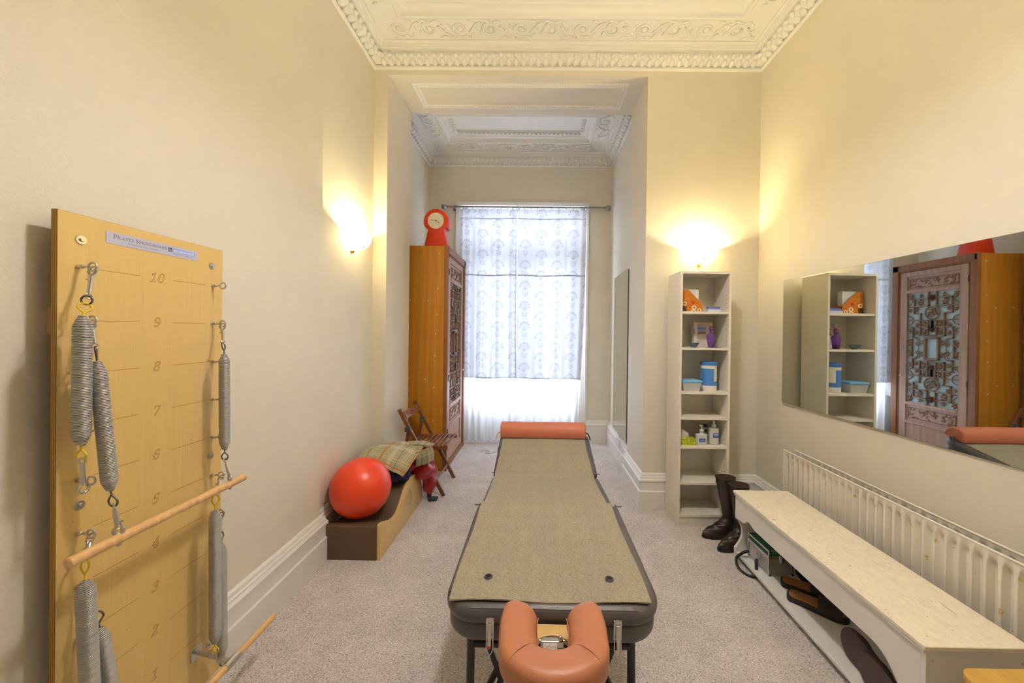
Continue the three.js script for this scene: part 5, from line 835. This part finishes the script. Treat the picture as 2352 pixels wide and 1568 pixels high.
// ───────────── bench and what is under it ─────────────
{
  const x0 = 1.352, x1 = 1.722, z0 = -2.452, z1 = -1.248, h = 0.456;
  const t = thing('wooden_bench', 'long low white painted bench with a lower shelf before the radiator', 'bench', [(x0 + x1) / 2, 0, (z0 + z1) / 2]);
  const top = canvasTex(1024, 2048, (g, w, hh) => {
    g.fillStyle = '#ebe0cb'; g.fillRect(0, 0, w, hh);
    for (let i = 0; i < 2200; i++) { g.fillStyle = hash(i, 101) > 0.5 ? 'rgba(255,250,238,0.10)' : 'rgba(190,170,130,0.07)'; g.beginPath(); g.ellipse(hash(i, 102) * w, hash(i, 103) * hh, 8 + 40 * hash(i, 104), 5 + 14 * hash(i, 105), hash(i, 106) * 3, 0, 7); g.fill(); }
    for (let i = 0; i < 90; i++) { g.fillStyle = ['rgba(110,85,55,0.75)', 'rgba(150,120,75,0.6)', 'rgba(120,100,80,0.5)'][i % 3]; g.beginPath(); const left = hash(i, 107) > 0.55; g.ellipse(left ? 10 + 60 * hash(i, 108) : hash(i, 108) * w, hash(i, 109) * hh, 2 + 6 * hash(i, 110), 1.5 + 4 * hash(i, 111), hash(i, 112) * 3, 0, 7); g.fill(); }
    for (const [x, y, rx, ry] of [[60, 640, 24, 14], [330, 700, 8, 6], [420, 820, 14, 7], [240, 1180, 12, 8], [300, 1330, 14, 8], [760, 1760, 5, 70]]) { g.fillStyle = 'rgba(160,125,80,0.75)'; g.beginPath(); g.ellipse(x, y, rx, ry, 0.2, 0, 7); g.fill(); }
  });
  const tm = std(0xffffff, { map: top, roughness: 0.45 });
  const tg = box(x0 - 0.004, x1, h - 0.018, h, z0 - 0.012, z1 + 0.008, 0.004), pa = tg.attributes.position, ua = tg.attributes.uv; for (let i = 0; i < pa.count; i++) ua.setXY(i, (pa.getX(i) - x0) / (x1 - x0), 1 - (pa.getZ(i) - z0) / (z1 - z0));
  mesh('top_board', tg, tm, t, { uv: 'own' });
  mesh('edge_moulding', [rod([x0 + 0.004, h - 0.024, z0], [x0 + 0.004, h - 0.024, z1], 0.006, 0.006, 10)], M.trim, t);
  const ap = new THREE.Shape(); // in (length from far end, y)
  const Ln = z1 - z0 - 0.036; ap.moveTo(0, h - 0.018); ap.lineTo(Ln, h - 0.018); ap.lineTo(Ln, 0.045); ap.lineTo(Ln - 0.07, 0.045); ap.bezierCurveTo(Ln - 0.07, 0.12, Ln - 0.02, 0.16, Ln - 0.07, 0.22); ap.bezierCurveTo(Ln - 0.11, 0.27, Ln - 0.13, 0.302, Ln - 0.20, 0.302); ap.lineTo(0.22, 0.302); ap.bezierCurveTo(0.17, 0.302, 0.16, 0.325, 0.13, 0.32); ap.bezierCurveTo(0.11, 0.318, 0.10, 0.285, 0.07, 0.284); ap.lineTo(0.0, 0.275); ap.closePath();
  mesh('front_apron', [crease(flip(new THREE.ExtrudeGeometry(ap, { depth: 0.016, bevelEnabled: false, curveSegments: 14 }).applyMatrix4(new THREE.Matrix4().set(0, 0, 1, x0 + 0.008, 0, 1, 0, 0, 1, 0, 0, z0 + 0.018, 0, 0, 0, 1))), 0.5)], M.trim, t);
  const en = new THREE.Shape(); const ex = x0 + 0.008; en.moveTo(ex, h - 0.018); en.lineTo(x1 - 0.012, h - 0.018); en.lineTo(x1 - 0.012, 0); en.lineTo(ex - 0.004, 0); en.lineTo(ex - 0.006, 0.075); en.bezierCurveTo(ex + 0.05, 0.14, ex + 0.055, 0.2, ex + 0.012, 0.26); en.lineTo(ex, 0.275); en.closePath();
  mesh('end_panel', crease(new THREE.ExtrudeGeometry(en, { depth: 0.018, bevelEnabled: false, curveSegments: 14 }).translate(0, 0, z0), 0.5), M.trim, t);
  const e2 = mesh('end_panel', box(x0 + 0.008, x1 - 0.012, 0, h - 0.018, z1 - 0.018, z1, 0.001), M.trim, t);
  for (const [x, y] of [[x0 + 0.03, 0.40], [x1 - 0.03, 0.395], [x0 + 0.03, 0.2]]) mesh('screw', rod([x, y, z1], [x, y, z1 + 0.001], 0.004, 0.004, 10), std(0xbfb39c, { roughness: 0.6 }), e2);
  mesh('lower_shelf', box(x0 + 0.008, x1 - 0.012, 0.032, 0.050, z0 + 0.018, z1 - 0.018, 0.002), M.trim, t);
  mesh('back_rail', box(x1 - 0.03, x1 - 0.012, 0.34, h - 0.018, z0 + 0.018, z1 - 0.018), M.trim, t);
}
{ // aluminium case, a little turned on the shelf
  const t = thing('aluminium_case', 'small aluminium case with a green lid under the far end of the bench', 'case', [1.5, 0.05, -2.29]); offs.delete(t); t.rotation.y = 0.04; t.position.set(1.497, 0.0505, -2.29);
  const w = 0.15, d = 0.2, h = 0.155, alu = std(0xc8c6c4, { metalness: 0.6, roughness: 0.35 }), edge = std(0xd6d6d6, { metalness: 0.9, roughness: 0.25 }), gr = std(0x1f6a52, { roughness: 0.4 });
  mesh('body', box(-w / 2 + 0.003, w / 2 - 0.003, 0, h - 0.045, -d / 2 + 0.003, d / 2 - 0.003), alu, t);
  mesh('lid', box(-w / 2 + 0.003, w / 2 - 0.003, h - 0.042, h - 0.002, -d / 2 + 0.003, d / 2 - 0.003), gr, t);
  const eds = []; for (const y of [0.005, h - 0.046, h - 0.038, h - 0.004]) for (const s of [-1, 1]) eds.push(box(-w / 2, w / 2, y - 0.005, y + 0.005, s * d / 2 - 0.006, s * d / 2 + 0.001, 0.001), box(s * w / 2 - 0.006, s * w / 2 + 0.001, y - 0.005, y + 0.005, -d / 2, d / 2, 0.001));
  for (const sx of [-1, 1]) for (const sz of [-1, 1]) eds.push(box(sx * w / 2 - 0.006, sx * w / 2 + 0.001, 0, h, sz * d / 2 - 0.006, sz * d / 2 + 0.001, 0.001));
  mesh('edge_trim', eds, edge, t);
  for (const sx of [-1, 1]) for (const sz of [-1, 1]) for (const y of [0.006, h - 0.006]) mesh('corner_cap', ball(sx * (w / 2 - 0.004), y, sz * (d / 2 - 0.004), 0.0085, 12, 8), M.black, t);
  mesh('catch', [box(-0.015, 0.012, h - 0.075, h - 0.02, d / 2, d / 2 + 0.007, 0.002), box(-0.008, 0.005, h - 0.07, h - 0.035, d / 2 + 0.007, d / 2 + 0.010, 0.001)], edge, t);
  mesh('strap_plate', [box(-w / 2 - 0.004, -w / 2, 0.05, 0.085, -0.018, 0.018, 0.001), ring([-w / 2 - 0.008, 0.052, 0], 0.012, 0.002, [0, 0, 1])], edge, t);
  const strap = tube([[-w / 2 - 0.01, 0.045, 0.0], [-w / 2 - 0.02, 0.03, 0.006], [-w / 2 - 0.035, 0.004, 0.03], [-w / 2 - 0.05, -0.035, 0.05], [-w / 2 - 0.085, -0.046, 0.02], [-w / 2 - 0.105, -0.04, -0.04], [-w / 2 - 0.09, -0.01, -0.09], [-w / 2 - 0.05, 0.03, -0.085], [-w / 2 - 0.02, 0.05, -0.07]], 0.009, 70, 8);
  mesh('shoulder_strap', strap.scale(1, 1, 1), std(0x2e2b2a, { roughness: 0.8 }), t);
}
function sandal(label, [x, z], turn) {            // toe along +z before turning
  const t = thing('sandal', label, 'sandal', [x, 0.0505, z], 'pair of sandals'); t.rotation.y = turn; offs.delete(t);
  const s = new THREE.Shape(); s.moveTo(-0.036, -0.12); s.bezierCurveTo(-0.04, -0.15, 0.04, -0.15, 0.036, -0.12); s.bezierCurveTo(0.032, -0.03, 0.05, 0.02, 0.05, 0.07); s.bezierCurveTo(0.05, 0.14, -0.045, 0.14, -0.047, 0.07); s.bezierCurveTo(-0.048, 0.0, -0.034, -0.04, -0.036, -0.12);
  const lay = (y0, y1, k, m, n) => mesh(n, crease(new THREE.ExtrudeGeometry(s, { depth: y1 - y0, bevelEnabled: true, bevelSize: 0.002, bevelThickness: 0.002, bevelSegments: 2, curveSegments: 20 }).scale(k, k, 1).rotateX(Math.PI / 2).translate(0, y1, 0), 0.5), m, t);
  lay(0.003, 0.028, 1, std(0x262322, { roughness: 0.7 }), 'sole'); lay(0.03, 0.036, 0.93, std(0x8a5a30, { roughness: 0.7 }), 'footbed');
  const up = grid(24, 14, (u, v) => { const a = u * Math.PI, zz = -0.005 + v * 0.1, w = 0.05, hh = 0.052 - 0.018 * v; return [w * Math.cos(a) * (1 + 0.02 * Math.sin(v * 5)), 0.022 + hh * Math.sin(a) ** 0.8, zz]; });
  mesh('upper_strap', [up], new THREE.MeshPhysicalMaterial({ color: 0x25201e, roughness: 0.5, side: THREE.DoubleSide }), t);
  mesh('buckle', [box(0.048, 0.053, 0.04, 0.055, 0.02, 0.045, 0.001)], M.steel, t);
  return t;
}
sandal('black backless sandal with a tan footbed, nearer the bench front', [1.525, -1.925], 0.85);
sandal('black backless sandal with a tan footbed, further under the bench', [1.572, -2.045], 0.95);
{
  const t = thing('dark_shoe', 'dark shoe tucked behind the aluminium case under the bench', 'shoe', [1.63, 0.05, -2.08]); offs.delete(t); t.position.set(1.645, 0.0505, -2.15);
  mesh('shoe_upper', [lump(0, 0.05, 0, 0.045, 0.048, 0.1, 0.05, 1, 0.5, 28)], std(0x241f1f, { roughness: 0.6 }), t);
  mesh('shoe_sole', [new THREE.CylinderGeometry(1, 1, 0.014, 28).scale(0.047, 1, 0.105).translate(0, 0.008, 0)], M.black, t);
}
function slipper(label, [x, y, z], rot) {         // stands on edge, sole towards -x
  const t = thing('slipper', label, 'slipper', [x, y, z], 'pair of brown slippers'); offs.delete(t); t.rotation.set(...rot);
  const s = new THREE.Shape(); s.moveTo(-0.062, -0.06); s.bezierCurveTo(-0.062, -0.155, 0.062, -0.155, 0.062, -0.06); s.bezierCurveTo(0.06, 0.0, 0.05, 0.03, 0.05, 0.08); s.bezierCurveTo(0.05, 0.145, -0.05, 0.145, -0.05, 0.08); s.bezierCurveTo(-0.05, 0.03, -0.06, 0.0, -0.062, -0.06);
  const m = new THREE.Matrix4().makeRotationY(Math.PI / 2);
  mesh('sole', crease(new THREE.ExtrudeGeometry(s, { depth: 0.014, bevelEnabled: true, bevelSize: 0.004, bevelThickness: 0.004, bevelSegments: 3, curveSegments: 20 }).applyMatrix4(new THREE.Matrix4().set(0, 0, 1, 0, 1, 0, 0, 0, 0, 1, 0, 0, 0, 0, 0, 1)), 0.5), std(0x4b3b37, { roughness: 0.75 }), t);
  mesh('upper', [grid(24, 20, (u, v) => { const a = u * Math.PI, k = Math.sin(Math.min(1, v * 1.15) * Math.PI * 0.5 + 0.35); return [0.016 + 0.06 * Math.sin(a) * Math.max(0.15, Math.cos((v - 0.25) * 1.9)), 0.05 * Math.cos(a) * Math.min(1, Math.max(0.2, Math.cos((v - 0.35) * 1.8))), -0.125 + v * 0.15]; })], new THREE.MeshPhysicalMaterial({ color: 0x352a27, roughness: 0.8, side: THREE.DoubleSide }), t);
  return t;
}
slipper('brown slipper tipped on its side under the bench, sole outwards, the further one', [1.43, 0.121, -1.555], [0.05, -0.1, -0.12]);
slipper('brown slipper tipped on its side under the bench, sole outwards, the nearer one', [1.395, 0.121, -1.425], [0.05, -0.1, -0.10]);
{
  const t = thing('plywood_stool', 'yellow plywood stool with rounded corners at the lower right corner', 'stool', [1.56, 0, -0.97]);
  const y = 0.45; mesh('seat', pad(1.37, 1.75, -1.172, -0.80, y - 0.03, y, [0.045, 0.045, 0.045, 0.045], 0.004), std(0xffffff, { map: woodTex([0.72, 0.56, 0.24], [0.82, 0.66, 0.32], { rings: 3, size: 0.3 }), roughness: 0.45 }), t);
  for (const sx of [1.41, 1.71]) for (const sz of [-1.13, -0.84]) mesh('leg', bar([sx, y - 0.028, sz], [sx, 0, sz], 0.03, 0.03, 0.004, V(0, 0, 1)), M.beech, t);
  mesh('stretcher', [bar([1.41, 0.15, -1.13], [1.71, 0.15, -1.13], 0.018, 0.026), bar([1.41, 0.15, -0.84], [1.71, 0.15, -0.84], 0.018, 0.026)], M.beech, t);
}
// ───────────── what the mirror shows beyond the wardrobe ─────────────
{
  const t = thing('side_trolley', 'narrow dark side table with a white cloth behind the wardrobe', 'side table', [-1.3, 0, -4.86]);
  mesh('table_top', box(-1.51, -1.11, 0.86, 0.875, -4.785, -4.93, 0.002), M.white, t);
  for (const x of [-1.49, -1.13]) for (const z of [-4.80, -4.915]) mesh('leg', box(x - 0.012, x + 0.012, 0, 0.86, z - 0.012, z + 0.012, 0.002), std(0x2b3344, { roughness: 0.5 }), t);
  const c = thing('white_cloth', 'white cloth hanging over the side table behind the wardrobe', 'cloth', [-1.28, 0.876, -4.86]);
  mesh('cloth_sheet', netSurface([[[-1.49, 0.879, -4.925], [-1.3, 0.879, -4.925], [-1.105, 0.879, -4.925], [-1.085, 0.80, -4.92], [-1.08, 0.72, -4.91]], [[-1.49, 0.879, -4.86], [-1.3, 0.879, -4.86], [-1.105, 0.879, -4.86], [-1.085, 0.77, -4.86], [-1.09, 0.70, -4.86]], [[-1.49, 0.879, -4.79], [-1.3, 0.879, -4.79], [-1.105, 0.879, -4.79], [-1.085, 0.80, -4.79], [-1.09, 0.75, -4.79]]], 30, 10, 0.002), std(0xe4e2e0, { roughness: 0.9 }), c);
  const b = thing('red_box', 'glossy red box on the white cloth behind the wardrobe', 'box', [-1.24, 0.882, -4.86]);
  mesh('box_body', box(-1.36, -1.13, 0.882, 0.985, -4.80, -4.92, 0.012), std(0xc43a3c, { roughness: 0.3 }), b);
  const k = thing('black_bag', 'crumpled black bag on top of the red box', 'bag', [-1.25, 0.985, -4.86]);
  mesh('bag_body', lump(-1.24, 1.05, -4.86, 0.11, 0.07, 0.055, 0.16, 3, 1.1), std(0x2c2c33, { roughness: 0.35 }), k);
}
{
  const c = tube([[-0.72, 0.003, -4.50], [-0.66, 0.003, -4.55], [-0.60, 0.003, -4.50], [-0.66, 0.003, -4.46], [-0.58, 0.003, -4.45], [-0.52, 0.003, -4.52]], 0.003, 60, 6);
  tag(mesh('cord', c, std(0xa9a6a4, { roughness: 0.6 })), 'thin grey cord lying on the carpet left of the massage table', 'cord');
}
renderer.render(scene, camera);
